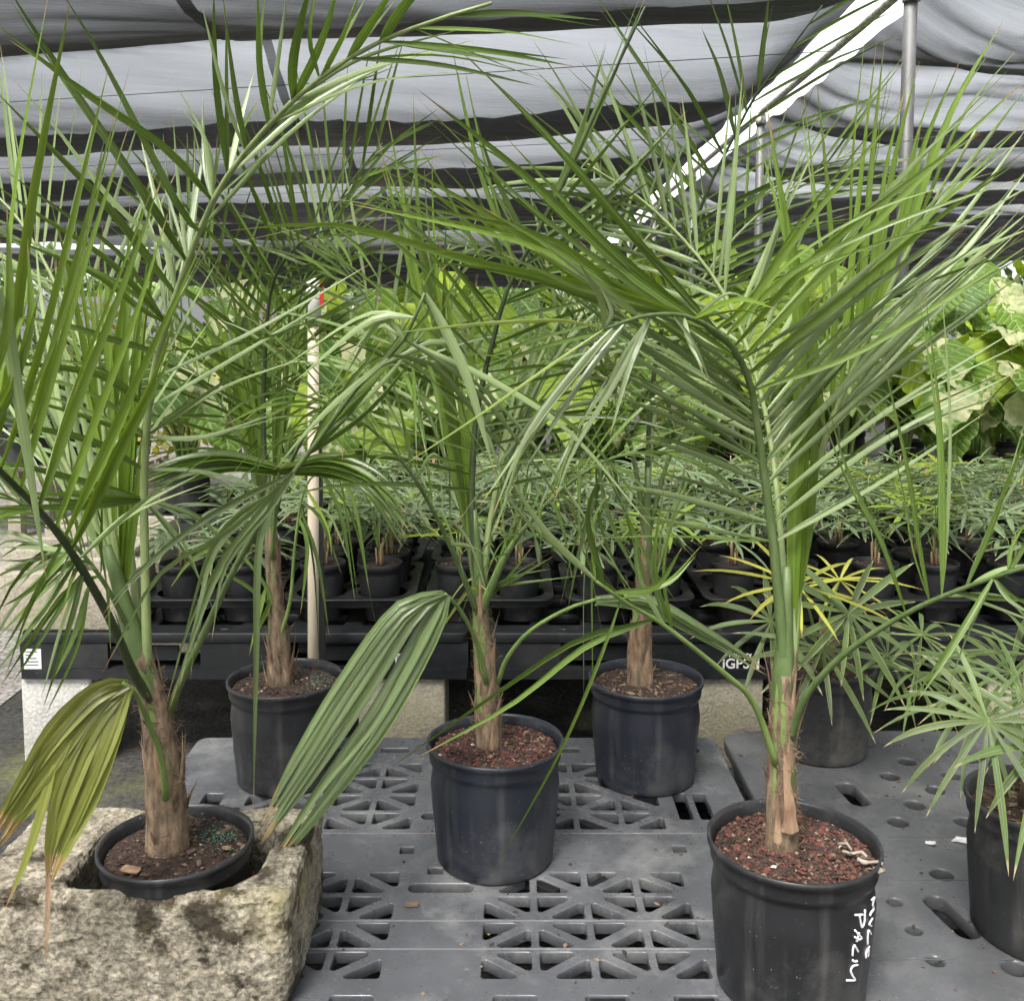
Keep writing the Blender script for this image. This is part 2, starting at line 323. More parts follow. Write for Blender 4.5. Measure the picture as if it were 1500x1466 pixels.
M['cable'] = mat_plain('cable', (0.05, 0.05, 0.05), 0.6)
M['fert'] = mat_plain('fertiliser', (0.05, 0.22, 0.15), 0.5)
M['wood'] = mat_stem('grey_wood', (0.22, 0.19, 0.15), (0.36, 0.32, 0.26), 20, 0.8)
M['far_wall'] = mat_plain('far_wall_sheet', (0.06, 0.063, 0.063), 0.8, 0, 0.15, 2)

def mat_cloth(name, dens, gloss):
    """black woven shade cloth: light passes through the gaps of the weave, less the more slanted the passage"""
    m, nt, ns, ls, p = newmat(name); tc = ns.new('ShaderNodeTexCoord')
    lw = ns.new('ShaderNodeLayerWeight'); lw.inputs[0].default_value = 0.5
    cosn = mth(ns, ls, 'MAXIMUM', mth(ns, ls, 'SUBTRACT', 1.0, lw.outputs['Facing']), 0.02)
    mp = ns.new('ShaderNodeMapping'); mp.inputs['Scale'].default_value = (0.35, 9, 1); ls.new(tc.outputs['Object'], mp.inputs[0])
    mpw = ns.new('ShaderNodeMapping'); mpw.inputs['Scale'].default_value = (1.2, 40, 1); ls.new(tc.outputs['Object'], mpw.inputs[0]); n = nz(ns, ls, 2.0, 3, 0.65, mpw.outputs[0])
    k = mth(ns, ls, 'MULTIPLY_ADD', n.outputs[0], dens * 0.4); k.node.inputs[2].default_value = dens * 0.8
    T = mth(ns, ls, 'EXPONENT', mth(ns, ls, 'MULTIPLY', mth(ns, ls, 'DIVIDE', k, cosn), -1.0))
    p.inputs['Base Color'].default_value = (0.005, 0.005, 0.0053, 1); p.inputs['Roughness'].default_value = 0.42
    p.inputs['Specular IOR Level'].default_value = gloss
    n2 = nz(ns, ls, 5.0, 4, 0.6, mp.outputs[0]); bump(ns, ls, n2.outputs[0], 0.5, 0.02, p)
    tl = ns.new('ShaderNodeBsdfTranslucent'); tl.inputs[0].default_value = (0.0008, 0.0008, 0.0008, 1)
    a = ns.new('ShaderNodeAddShader'); ls.new(p.outputs[0], a.inputs[0]); ls.new(tl.outputs[0], a.inputs[1])
    tr = ns.new('ShaderNodeBsdfTransparent'); mx = ns.new('ShaderNodeMixShader')
    ls.new(T, mx.inputs[0]); ls.new(a.outputs[0], mx.inputs[1]); ls.new(tr.outputs[0], mx.inputs[2])
    ls.new(mx.outputs[0], ns['Material Output'].inputs[0]); return m
M['cloth'] = mat_cloth('shade_cloth', 0.85, 0.1)
M['cloth_right'] = mat_cloth('shade_cloth_wrinkled', 0.76, 0.4)

# ------------------------------------------------------------------ setting
g = MB(); g.add([(-150,-60,0),(150,-60,0),(150,300,0),(-150,300,0)], [(0,1,2,3)])
tag(g.build('ground', M['ground'], smooth=False), kind='structure')
g = MB(); g.add([(-4.4,1.0,.004),(-1.75,1.0,.004),(-2.2,26,.004),(-5.4,26,.004)], [(0,1,2,3)])
tag(g.build('path', M['path'], smooth=False), kind='structure')

def cloth(name, x0, x1, y0, y1, nx, ny, crest, sag, span, skew, phase, mat, label, wr=0.02, pinned=None, cat='shade cloth'):
    b = MB(); vs = []; uvs = []
    for j in range(ny + 1):
        y = y0 + (y1 - y0) * j / ny
        for i in range(nx + 1):
            x = x0 + (x1 - x0) * i / nx
            f = ((y + skew * x - phase) / span) % 1.0
            cell = math.floor((y + skew * x - phase) / span)
            s = sag * (0.85 + 0.3 * noise.noise(Vector((cell * 3.7, x * 0.22, 1))))
            z = crest - s * (1 - (2 * f - 1) ** 2)
            z += 0.09 * noise.noise(Vector((x * 0.35, y * 0.3, 5))) + wr * noise.noise(Vector((x * 0.9, y * 5.0, 2))) + wr * 0.5 * noise.noise(Vector((x * 2.5, y * 13.0, 7)))
            if pinned is not None:
                d = abs(x - pinned); k = max(0.0, 1 - d / 0.8); z = z * (1 - k * k) + crest * k * k + 0.05 * k * noise.noise(Vector((0, y * 2.5, 3)))
                if d < 1e-6: x = pinned + 0.03 * noise.noise(Vector((4, y * 1.3, 9)))
            vs.append((x, y, z)); uvs.append((i / nx, j / ny))
    fs = [(j*(nx+1)+i, j*(nx+1)+i+1, (j+1)*(nx+1)+i+1, (j+1)*(nx+1)+i) for j in range(ny) for i in range(nx)]
    b.add(vs, fs, uvs)
    return tag(b.build(name, mat), label, cat, 'shade cloth roof panels')
ROOF = EYE + 2.08
cloth('shade_cloth', -13, -1.72, -8, 21.5, 60, 330, ROOF + .02, 0.54, 3.05, 0.2, 0.75, M['cloth'], 'black shade cloth panel billowing over the left half of the palms')
cloth('shade_cloth', -1.79, 2.2, -8, 21.5, 36, 330, ROOF, 0.54, 3.05, 0.2, 0.75, M['cloth'], 'black shade cloth panel in the middle, its edge tied along the roof pipe', pinned=2.2)
cloth('shade_cloth', 2.62, 13, -8, 27.0, 60, 380, ROOF + .01, 0.42, 2.5, -0.05, 0.3, M['cloth_right'], 'creased black shade cloth panel right of the roof pipe', wr=0.07, pinned=2.62)
cloth('shade_cloth', -16, 16, 27, 52, 30, 120, ROOF + .2, 0.35, 3.0, 0.1, 0.3, M['cloth'], 'distant black shade cloth roof of the neighbouring shade house')

PX = 2.36
b = MB(); b.tube([(PX, -7, ROOF - .05), (PX, 21.5, ROOF - .05)], 0.032, 14); tag(b.build('roof_pipe', M['pipe']), 'weathered pale pipe running under the gap in the shade roof', 'pipe')
posts = [(PX, 6.05, 'nearest steel post under the roof pipe, behind the right hand palm'), (PX, 9.6, 'second steel post under the roof pipe'), (PX, 13.15, 'third steel post under the roof pipe'),
         (PX, 16.7, 'fourth steel post under the roof pipe'), (PX, 20.3, 'farthest steel post under the roof pipe'),
         (-6.5, 12.0, 'steel post far left between the shrubs'), (-6.5, 19.0, 'steel post at the far left roof edge')]
for (x, y, lb) in posts:
    e = empty('steel_post', (x, y, 0))
    b = MB(); b.tube([(0, 0, 0), (0, 0, ROOF - .1)], 0.04, 12); b.build('tube', M['steel'], e)
    b = MB(); b.tube([(0, -.01, ROOF - .16), (0, -.01, ROOF - .07)], 0.052, 12); b.build('clamp', M['pipe'], e)
    tag(e, lb, 'post', 'roof posts')
for k, (y, dz, lb) in enumerate([(5.2, -.15, 'nearest thin cable under the left shade cloth'), (7.75, -.15, 'second thin cable under the left shade cloth'), (10.6, -.2, 'third thin cable under the left shade cloth'),
                 (13.4, -.2, 'fourth thin cable under the left shade cloth'), (16.5, -.25, 'far thin cable under the left shade cloth')]):
    b = MB(); b.tube([(-13, y + 2.6, ROOF + dz), (-5, y + 1.0, ROOF + dz - .03), (PX, y - .45, ROOF + dz + .05)], 0.0035, 5); tag(b.build('cable', M['cable']), lb, 'cable', 'roof cables')

# ------------------------------------------------------------------ pallets
def rounded(poly, r, n=4):
    out = []; m = len(poly)
    for i in range(m):
        p0, p, p1 = Vector(poly[i-1]), Vector(poly[i]), Vector(poly[(i+1) % m])
        a = (p0 - p).normalized(); b = (p1 - p).normalized()
        ang = a.angle(b); d = min(r / math.tan(ang / 2), (p0-p).length * .45, (p1-p).length * .45); rr = d * math.tan(ang / 2)
        c = p + (a + b).normalized() * (rr / math.sin(ang / 2))
        s0 = p + a * d; s1 = p + b * d
        v0 = s0 - c; v1 = s1 - c; th = v0.angle(v1) if v0.length > 1e-9 and v1.length > 1e-9 else 0
        sg = 1 if v0.x * v1.y - v0.y * v1.x > 0 else -1
        for k in range(n + 1):
            t = sg * th * k / n
            out.append((c.x + v0.x * math.cos(t) - v0.y * math.sin(t), c.y + v0.x * math.sin(t) + v0.y * math.cos(t)))
    return out
def circle(x, y, rx, ry=None, n=22): return [(x + rx * math.cos(2*math.pi*k/n), y + (ry or rx) * math.sin(2*math.pi*k/n)) for k in range(n)]
def plate(name, outlines, thick, mat, bevel=0.002):
    cu = bpy.data.curves.new(name, 'CURVE'); cu.dimensions = '2D'; cu.fill_mode = 'BOTH'; cu.extrude = thick / 2 - bevel; cu.bevel_depth = bevel; cu.bevel_resolution = 1; cu.offset = -bevel
    for pl in outlines:
        sp = cu.splines.new('POLY'); sp.points.add(len(pl) - 1); sp.use_cyclic_u = True
        for q, (x, y) in zip(sp.points, pl): q.co = (x, y, 0, 1)
    o = bpy.data.objects.new(name, cu); C.objects.link(o)
    me = bpy.data.meshes.new_from_object(o.evaluated_get(bpy.context.evaluated_depsgraph_get()))
    bpy.data.objects.remove(o); bpy.data.curves.remove(cu)
    me.name = name; me.materials.clear(); me.materials.append(mat); return me

ZP = 0.26                                  # top of the near pallets
def rect(x0, x1, y0, y1, r=.006): return rounded([(x0,y0),(x1,y0),(x1,y1),(x0,y1)], r)
def star_group(x0, y0, cw, ch, nx, ny, flip):
    out = []; g = .007; q = .0085
    for i in range(nx):
        for j in range(ny):
            a, b_, c, d = x0 + i*cw + g, x0 + (i+1)*cw - g, y0 + j*ch + g, y0 + (j+1)*ch - g
            k = q * 1.7
            if (i + j + flip) % 2:   # rib from lower left to upper right
                out += [rounded([(a, c + k), (b_ - k, d), (a, d)], .006, 3), rounded([(a + k, c), (b_, c), (b_, d - k)], .006, 3)]
            else:
                out += [rounded([(a, c), (b_ - k, c), (a, d - k)], .006, 3), rounded([(b_, c + k), (b_, d), (a + k, d)], .006, 3)]
    return out
def star_deck():
    o = [rounded([(-.81,1.435),(.525,1.435),(.525,2.49),(-.81,2.49)], .025)]
    for (x, y) in [(-.058, 1.527), (-.605, 1.527), (-.058, 2.012), (-.605, 2.012)]: o += star_group(x, y, .0985, .0825, 4, 4, 0)
    o += [rect(-.197,-.072,1.782,1.812,.014), rect(-.197,-.072,2.06,2.09,.014), rect(-.228,-.2,1.92,1.946,.003), rect(.328,.356,1.925,1.951,.003), rect(-.10,-.07,1.875,1.905,.003), rect(-.165,-.135,1.845,1.868,.003)]
    for x in (-.72, -.51, -.29, -.03, .117, .258, .40): o.append(rect(x, x + .07, 1.462, 1.492))
    for x in (-.70, -.50, -.33, -.03, .10, .22, .40): o.append(rect(x, x + .07, 2.40, 2.425))
    o += [rect(.375,.415,1.62,1.76), rect(.365,.395,2.06,2.18), rect(.41,.44,2.06,2.18), rect(-.70,-.655,1.62,1.76), rect(-.70,-.655,2.06,2.18), rect(.50,.53,2.42,2.43)]
    o.pop()
    return o
def legs_and_skids(e, x0, x1, y0, y1, z0, z1, mat):
    for i in range(3):
        for j in range(3):
            cx = x0 + .09 + (x1 - x0 - .18) * i / 2; cy = y0 + .09 + (y1 - y0 - .18) * j / 2
            b = MB(); b.box(cx - .07, cx + .07, cy - .065, cy + .065, z0 + .025, z1); lo = b.build('leg', mat, e, smooth=False)
    for j in range(3):
        cy = y0 + .09 + (y1 - y0 - .18) * j / 2
        b = MB(); b.box(x0 + .01, x1 - .01, cy - .07, cy + .07, z0, z0 + .024); b.build('skid', mat, e, smooth=False)
BX = -.14; BY = 1.96
e = empty('pallet', (BX, BY, 0)); tag(e, 'grey plastic pallet with star shaped cut-outs, under the middle palms', 'pallet')
me = plate('deck', [[(x - BX, y - BY) for x, y in pl] for pl in star_deck()], .022, M['deck']); link('deck', me, e, (0, 0, ZP - .011))
legs_and_skids(e, -.81 - BX, .525 - BX, 1.435 - BY, 2.49 - BY, 0.115, ZP - .023, M['deck_back'])
# rubber grip strips seen lying in the cut-outs
for (x, y, a) in [(.058, 1.815, -38), (.158, 1.815, 38), (-.56, 1.815, 38), (.165, 2.05, -38), (-.345, 2.05, -38)]:
    b = MB(); b.box(-.035, .035, -.010, .010, -.012, .004); b.build('grip_strip', M['tray'], e, (x - BX, y - BY, ZP - .008), False, (0, 0, R(a)))
for x in (.152, .293, .435):
    b = MB(); b.box(-.028, .028, -.011, .011, -.012, .004); b.build('grip_strip', M['tray'], e, (x - BX, 1.477 - BY, ZP - .006), False)
# ridge lines moulded on the deck
for (x0, x1, y) in [(-.80, .50, 1.691), (-.80, .50, 1.61), (-.80, .50, 2.0)]:
    b = MB(); b.box(x0 - BX, x1 - BX, -.001, .001, 0, .0012); b.build('mould_line', M['scuff'], e, (0, y - BY, ZP - .0004), False)
b = MB(); 
for i in range(5):
    for j in range(4): b.box(-.22 + i * .1, -.15 + i * .1, -.2 + j * .1, -.195 + j * .1, .02, .1)
# second near pallet: smooth, with round holes
def gz(a, c):
    u, v = 1000 + a / 3.0, 1040 + c / 3.0; p = at(u, v, 1.0); t = (ZP - EYE) / (p.z - EYE); return (p.x * t, t)
holes = [(985,225),(910,290),(1180,285),(1255,215),(1108,350),(1020,415),(945,490),(1240,490),(1138,720),(930,840,.6),(1015,965,.65),(1110,1100,.65),(1460,1130),(1420,300),(1390,410),(1290,410),(1350,700),(1440,820),(1330,560)]
o = [rounded([(.548,1.40),(1.93,1.40),(1.93,2.535),(.548,2.535)], .07, 8)]
for h in holes:
    x, y = gz(h[0], h[1]); r = .0215 * (h[2] if len(h) > 2 else 1); o.append(circle(x, y, r))
def slot(a, c, w):
    a = Vector(gz(*a)); c = Vector(gz(*c)); d = (c - a).normalized(); n = Vector((-d.y, d.x)) * w
    return rounded([tuple(a + n), tuple(a - n), tuple(c - n), tuple(c + n)], w * .95, 6)
o += [slot((700, 318), (795, 418), .022), slot((1085, 815), (1280, 1000), .021)]
e = empty('pallet', (1.24, 1.96, 0)); tag(e, 'smooth grey plastic pallet with round holes, at the right', 'pallet')
me = plate('deck', [[(x - 1.24, y - 1.96) for x, y in pl] for pl in o], .03, M['deck_smooth'], .004); link('deck', me, e, (0, 0, ZP - .015))
legs_and_skids(e, .56 - 1.24, 1.92 - 1.24, 1.41 - 1.96, 2.52 - 1.96, 0.115, ZP - .031, M['deck_smooth'])
for c in [((900, 555), (1300, 560)), ((900, 745), (1290, 745)), ((820, 1080), (1500, 1110))]:
    p, q = gz(*c[0]), gz(*c[1]); b = MB(); b.box(p[0] - 1.24, q[0] - 1.24, -.001, .001, 0, .0012); b.build('mould_line', M['deck_smooth'], e, (0, (p[1] + q[1]) / 2 - 1.96, ZP - .0006), False)
# supports: concrete blocks lying on the ground under the near pallets
def concrete_block(name, loc, sx, sy, sz, mat, label, rz=0, group='concrete blocks', cells=2, amp=.004, wall=.035, seed=0):
    """hollow block: walls around open cells, worn edges"""
    bm = bmesh.new(); nx, ny, nzz = max(4, int(sx / .02)), max(4, int(sy / .02)), max(3, int(sz / .025))
    hx = []
    if cells:
        w = (sx - wall * (cells + 1)) / cells
        for c in range(cells): x0 = -sx / 2 + wall + c * (w + wall); hx.append((x0, x0 + w))
    outl = [rounded([(-sx/2,-sy/2),(sx/2,-sy/2),(sx/2,sy/2),(-sx/2,sy/2)], .008, 3)]
    for (a, c) in hx: outl.append(rounded([(a,-sy/2+wall),(c,-sy/2+wall),(c,sy/2-wall),(a,sy/2-wall)], .02, 4))
    me = plate(name, outl, sz, mat, .006)
    o = link(name, me, None, (loc[0], loc[1], loc[2] + sz / 2), (0, 0, rz)); tag(o, label, 'concrete block', group); return o
for k, (x, y, lb) in enumerate([(-.6, 2.35, 'left rear'), (.42, 2.40, 'middle rear'), (-.3, 1.55, 'left front'), (.47, 1.55, 'middle front'), (1.7, 1.6, 'right front'), (1.7, 2.35, 'right rear')]):
    concrete_block('concrete_block', (x, y, 0), .39, .19, .113, M['block'], 'concrete block lying under the near pallets, ' + lb, group='blocks under the near pallets')

# ---- near left worn block that holds a palm
def worn_block():
    x0, x1, y0, y1, z0, z1 = -.86, -.345, 1.455, 1.745, ZP + .003, .448
    h = (-.708, -.412, 1.485, 1.695)
    bm = bmesh.new(); N = Vector
    outl = [rounded([(x0,y0),(x1,y0),(x1,y1),(x0,y1)], .022, 5), rounded([(h[0],h[2]),(h[1]-.03,h[2]),(h[1],h[2]+.05),(h[1],h[3]),(h[0],h[3])], .03, 5)]
    cx, cy = (x0+x1)/2, (y0+y1)/2
    me = plate('planter_block', [[(x-cx, y-cy) for x, y in p] for p in outl], z1 - z0, M['block_old'], .012)
    bm.from_mesh(me)
    bmesh.ops.triangulate(bm, faces=bm.faces[:])
    for _ in range(7):
        es = [e for e in bm.edges if e.calc_length() > .014]
        if not es: break
        bmesh.ops.subdivide_edges(bm, edges=es, cuts=1); bmesh.ops.triangulate(bm, faces=[f for f in bm.faces if len(f.verts) > 3])
        if len(bm.verts) > 60000: break
    bm.normal_update()
    for v in bm.verts:
        p = v.co; n = v.normal
        d = .0035 * noise.noise(p * 22) + .003 * noise.noise(p * 60) + .0025 * noise.noise(p * 150)
        # worn rim: edge sinks unevenly
        if p.z > (z1-z0)/2 - .03: d -= .010 * max(0, noise.noise(p * 11 + N((3, 1, 4))))
        v.co = p + n * d
        lo = -(z1-z0)/2
        if v.co.z < lo: v.co.z = lo
    bm.to_mesh(me); bm.free(); me.polygons.foreach_set('use_smooth', [True] * len(me.polygons))
    o = link('planter_block', me, None, (cx, cy, (z0+z1)/2)); tag(o, 'worn stained concrete block with an open cell holding the left palm pot', 'concrete block')
worn_block()

# ---- back rows of pallets
def back_pallet(x0, y0, zt, label, w=1.33, d=1.1):
    e = empty('pallet', (x0 + w/2, y0 + d/2, 0)); tag(e, label, 'pallet', 'black pallets in rows behind')
    o = [rect(-w/2, w/2, -d/2, d/2, .03)]
    for i in range(8):
        for j in range(6):
            cx = -w/2 + .12 + i * (w - .24) / 7; cy = -d/2 + .14 + j * (d - .24) / 5
            o.append(rect(cx - .05, cx + .05, cy - .055, cy + .055, .01))
    for x in (-.40, -.07, .07, .40): o.append(rect(x - .012, x + .012, -d/2 + .03, -d/2 + .045, .003))
    link('deck', plate('deck', o, .03, M['deck_back'], .003), e, (0, 0, zt - .015))
    z0 = zt - .138
    for i in range(3):
        for j in range(3):
            cx = (-w/2 + .13, 0, w/2 - .13)[i]; cy = -d/2 + .075 + (d - .15) * j / 2
            b = MB(); b.box(cx - .13, cx + .13, cy - .07, cy + .07, z0 + .03, zt - .031); b.build('leg', M['deck_back'], e, smooth=False)
    for j in range(3):
        cy = -d/2 + .075 + (d - .15) * j / 2
        b = MB(); b.box(-w/2 + .005, w/2 - .005, cy - .078, cy + .078, z0, z0 + .029); b.build('skid', M['deck_back'], e, smooth=False)
    for x in (-.32, .32):
        b = MB(); b.box(x - .12, x + .12, -d/2 + .02, -d/2 + .03, z0 + .05, zt - .045); b.build('slot_panel', M['deck_back'], e, smooth=False)
    return e
ZB = .42
bp = [back_pallet(-1.46, 2.86, ZB, 'black pallet under the concrete blocks and left trays'), back_pallet(-.115, 2.86, ZB, 'black pallet behind the middle palm, lettered in white'), back_pallet(1.235, 2.86, ZB, 'black pallet behind the lady palms at the right')]
for k, x in enumerate((-1.46, -.11, 1.24)): back_pallet(x, 4.0, ZB, 'black pallet in the second row, ' + ('left', 'middle', 'right')[k])
for r in range(2):
    for k, x in enumerate((-2.0, -.62, .76, 2.14, 3.52)):
        if r == 0 or k > 0: back_pallet(x, 5.3 + 1.2 * r, .30, 'low black pallet under the elephant ear pots, row %s, %s' % (('near', 'far')[r], ('leftmost', 'left', 'middle', 'right', 'rightmost')[k]), 1.36, 1.15)
for k, (x, lb) in enumerate([(-1.36, 'at its left end'), (-.33, 'left of the middle palm'), (.62, 'behind the gap between the right pots'), (1.55, 'behind the lady palms'), (2.3, 'at the far right')]):
    concrete_block('concrete_block', (x, 2.965, 0), .21 if k == 0 else .26, .19, .281, M['block_pale'] if k == 0 else M['block'], 'upright concrete block propping the back pallets, ' + lb, cells=1, group='blocks propping the back pallets')
for k, (x, y) in enumerate([(-1.2, 3.8), (1.3, 3.8), (-1.2, 4.9), (0, 4.9), (1.3, 4.9), (2.4, 4.9)]):
    concrete_block('concrete_block', (x, y, 0), .39, .19, .281, M['block'], 'concrete block propping the second row of pallets, number %s from the left' % ('one two three four five six'.split()[k]), cells=2, group='blocks propping the back pallets')
for k, (x, y, rz, lb) in enumerate([(-1.345, 2.985, 0, 'beige concrete block lying on the front left end of the black pallet'), (-1.46, 3.30, .04, 'beige hollow concrete block behind the front one on the pallet'), (-1.50, 3.68, -.05, 'beige concrete block at the rear of the left pallet')]):
    concrete_block('concrete_block', (x, y, ZB + .002), .43, .21, .175, M['block'], lb, rz)
# white lettering and stickers on the back pallet
def text(s, size, loc, parent, mat, name='lettering'):
    cu = bpy.data.curves.new('t', 'FONT'); cu.body = s; cu.size = size; cu.extrude = .0004; cu.align_x = 'LEFT'; cu.offset = size * .018
    o = bpy.data.objects.new('t', cu); C.objects.link(o)
    me = bpy.data.meshes.new_from_object(o.evaluated_get(bpy.context.evaluated_depsgraph_get())); bpy.data.objects.remove(o); bpy.data.curves.remove(cu)
    me.materials.clear(); me.materials.append(mat)
    return link(name, me, parent, loc, (R(90), 0, 0))
yf = -1.1/2 + .005 - .0012                      # front face of the pallet's front legs
q = at(1058, 960, 2.865); cxx = -.115 + 1.33/2
LX = q.x - cxx
text('Property of', .022, (LX + .008, yf, q.z - .004), bp[1], M['paint'])
text('iGPS', .042, (LX, yf, q.z - .038), bp[1], M['paint'])
text('1-800-', .017, (LX + .002, yf, q.z - .056), bp[1], M['paint'])
text('www.', .017, (LX + .002, yf, q.z - .071), bp[1], M['paint'])
def sticker(u, v, w, h, parent, px, bars=True):
    p = at(u, v, 2.865); x = p.x - px
    b = MB(); b.box(x - w/2, x + w/2, yf - .0008, yf, p.z - h/2, p.z + h/2); s = b.build('sticker', M['sticker'], parent, smooth=False)
    if bars:
        b = MB(); xx = x - w/2 + .005
        while xx < x + w/2 - .006:
            t = rnd.choice((.0009, .0016, .0025)); b.box(xx, xx + t, yf - .0014, yf - .0009, p.z - h/2 + .008, p.z + h/2 - .004); xx += t + rnd.choice((.0012, .002))
        b.build('barcode', M['ink'], s, smooth=False)
    else:
        b = MB()
        for r in range(5): b.box(x - w/2 + .006, x + w/2 - rnd.uniform(.006, .03), yf - .0014, yf - .0009, p.z - h/2 + .012 + r * .010, p.z - h/2 + .015 + r * .010)
        b.build('smudge', M['far_wall'], s, smooth=False)
sticker(592, 969, .052, .050, bp[1] if False else bp[0], -1.46 + 1.33/2)
sticker(48, 965, .052, .062, bp[0], -1.46 + 1.33/2, False)
b = MB(); q2 = at(1110, 972, 2.865); b.box(q2.x - cxx - .004, q2.x - cxx + .004, yf - .0008, yf, q2.z - .02, q2.z + .02); b.build('sticker', M['sticker'], bp[1], smooth=False)

# ------------------------------------------------------------------ pots, soil
def pot_profile(D, H, taper=.86, rim=.010):
    r = D / 2; rb = r * taper
    return [(0.001, .004), (rb - .012, .004), (rb - .004, 0), (rb, .006), (rb + (r - rb) * .02, H * .10), (rb + (r - rb) * .2, H * .25), (rb + (r - rb) * .42, H * .45), (rb + (r - rb) * .55, H * .60), (rb + (r - rb) * .6, H * .64), (r - .012, H * .80), (r - .0105, H - .040), (r - .006, H - .036), (r - .005, H - .030), (r - .006, H - .018), (r - .004, H - .013),
            (r, H - .010), (r, H - .001), (r - .002, H), (r - .005, H - .001), (r - .007, H - .008), (r - .010, H - .02), (r - .014, H * .7), (rb - .006, .02)]
def make_pot(parent, D, H, mat, holes=True, warp=0.0, n=120, flutes=True):
    b = MB(); b.lathe(pot_profile(D, H), n)
    if flutes or warp:
        for i, (x, y, z) in enumerate(b.v):
            a = math.atan2(y, x); r = math.hypot(x, y)
            k = 1 + warp * (math.sin(2 * a + 1.0) * z / H + .6 * math.sin(3 * a))
            if flutes and .02 < z < H * .62 and r > D * .3: k += .005 * (abs(math.sin(a * 10)) ** .5 - .6)
            b.v[i] = (x * k, y * k, z * (1 + warp * .5 * math.sin(2 * a)))
    p = b.build('pot', mat, parent)
    return p
def make_soil(parent, D, z, chunky=300, red=1.0, seed=1, n=26, mulch=False):
    rr = random.Random(seed); r = D / 2 - .012
    b = MB(); rings = 9; vs = [(0, 0, z + .008)]; uvs = [(.5, .5)]
    for j in range(1, rings + 1):
        for k in range(n):
            a = 2 * math.pi * k / n; q = r * j / rings
            vs.append((q * math.cos(a), q * math.sin(a), z + .008 * (1 - (j / rings) ** 2) + .004 * noise.noise(Vector((q * math.cos(a) * 40, q * math.sin(a) * 40, seed))))); uvs.append((.5, .5))
    fs = [(0, 1 + k, 1 + (k + 1) % n) for k in range(n)]
    for j in range(rings - 1): fs += [(1 + j*n + k, 1 + (j+1)*n + k, 1 + (j+1)*n + (k+1) % n, 1 + j*n + (k+1) % n) for k in range(n)]
    b.add(vs, fs, uvs); so = b.build('soil', M['soil'], parent)
    if chunky:
        b = MB()
        for i in range(chunky):
            a = rr.uniform(0, 6.283); q = r * math.sqrt(rr.random()) * .98; s = rr.choice((.0018, .0025, .0035, .0048)) * rr.uniform(.8, 1.25)
            c = Vector((q * math.cos(a), q * math.sin(a), z + .008 * (1 - (q / r) ** 2) + s * .35))
            t = rr.random() * red * .92
            if rr.random() < .008: t = .96
            elif red < .8: t = rr.choice((.05, .05, .1, .75, .75, .85)) if not mulch else rr.choice((.05, .75, .85, .85))
            m = Matrix.Rotation(rr.uniform(0, 6.28), 3, 'Z') @ Matrix.Rotation(rr.uniform(-.6, .6), 3, 'X')
            sx, sy, sz = s * rr.uniform(.7, 1.3), s * rr.uniform(.7, 1.3), s * rr.uniform(.4, .8)
            if mulch and rr.random() < .5: sx *= 3.0; sz *= .4; sy *= .9
            pts = [(sx,0,0),(0,sy,0),(-sx,0,0),(0,-sy,0),(sx*.3,sy*.2,sz),(-sx*.2,-sy*.3,-sz)]
            pts = [c + m @ Vector([x * rr.uniform(.7, 1.2) for x in p]) for p in pts]
            b.add(pts, [(0,1,4),(1,2,4),(2,3,4),(3,0,4),(1,0,5),(2,1,5),(3,2,5),(0,3,5)], [(t, .5)] * 6)
        o = b.build('soil_bits', M['chunk'], so, smooth=False); o['kind'] = 'stuff'
    return so

# ------------------------------------------------------------------ blades and fronds
VIEW = Vector((0, -1, .12)).normalized()
def blade_mesh(name, pts, w, ref, mat, segs=10, fold=.22, base=.35, peak=.25, twist=0.0, taper=2.0, off=Vector((0, 0, 0))):
    c = crom(pts, segs); vs = []; uvs = []; fs = []; L = len(c)
    for i, p in enumerate(c):
        t = i / (L - 1)
        T = (c[min(i+1, L-1)] - c[max(i-1, 0)]).normalized()
        N = ref - T * ref.dot(T)
        if N.length < 1e-4: N = T.orthogonal()
        N.normalize()
        if twist: N = Matrix.Rotation(twist * t, 3, T) @ N
        Sd = T.cross(N).normalized()
        if t < peak: ww = base + (1 - base) * math.sin(t / peak * math.pi / 2)
        else: ww = max(0.02, 1 - ((t - peak) / (1 - peak)) ** taper)
        hw = w * .5 * ww; fd = fold * hw * (1.6 if t < .15 else 1)
        vs += [p - off - Sd * hw + N * fd, p - off, p - off + Sd * hw + N * fd]; uvs += [(0, t), (.5, t), (1, t)]
    for i in range(L - 1):
        a = i * 3; fs += [(a, a+1, a+4, a+3), (a+1, a+2, a+5, a+4)]
    b = MB(); b.add(vs, fs, uvs); return b.mesh(name, mat)
def pleat_lobe(parent, pts, width, ref, mat, off, n=6, segs=16, amp=.7, name='leaflet', droop=0.0, peak=.35, base=.12, taper=1.6):
    c = crom(pts, segs); vs = []; uvs = []; L = len(c); cols = n * 2 + 1
    for i, p in enumerate(c):
        t = i / (L - 1); T = (c[min(i+1, L-1)] - c[max(i-1, 0)]).normalized(); N = (ref - T * ref.dot(T)).normalized(); Sd = T.cross(N)
        ww = base + (1 - base) * math.sin(min(1, t / peak) * math.pi / 2) if t < peak else max(.015, 1 - ((t - peak) / (1 - peak)) ** taper)
        for k in range(cols):
            u = k / (cols - 1); x = (u - .5) * width * ww
            z = (amp * width / n * (.5 if k % 2 else -.5)) * ww - droop * (abs(u - .5) * 2) ** 2 * width * ww
            vs.append(p - off + Sd * x + N * z); uvs.append((u, t))
    fs = [(i*cols+k, i*cols+k+1, (i+1)*cols+k+1, (i+1)*cols+k) for i in range(L-1) for k in range(cols-1)]
    b = MB(); b.add(vs, fs, uvs); return b.build(name, mat, parent, smooth=False)

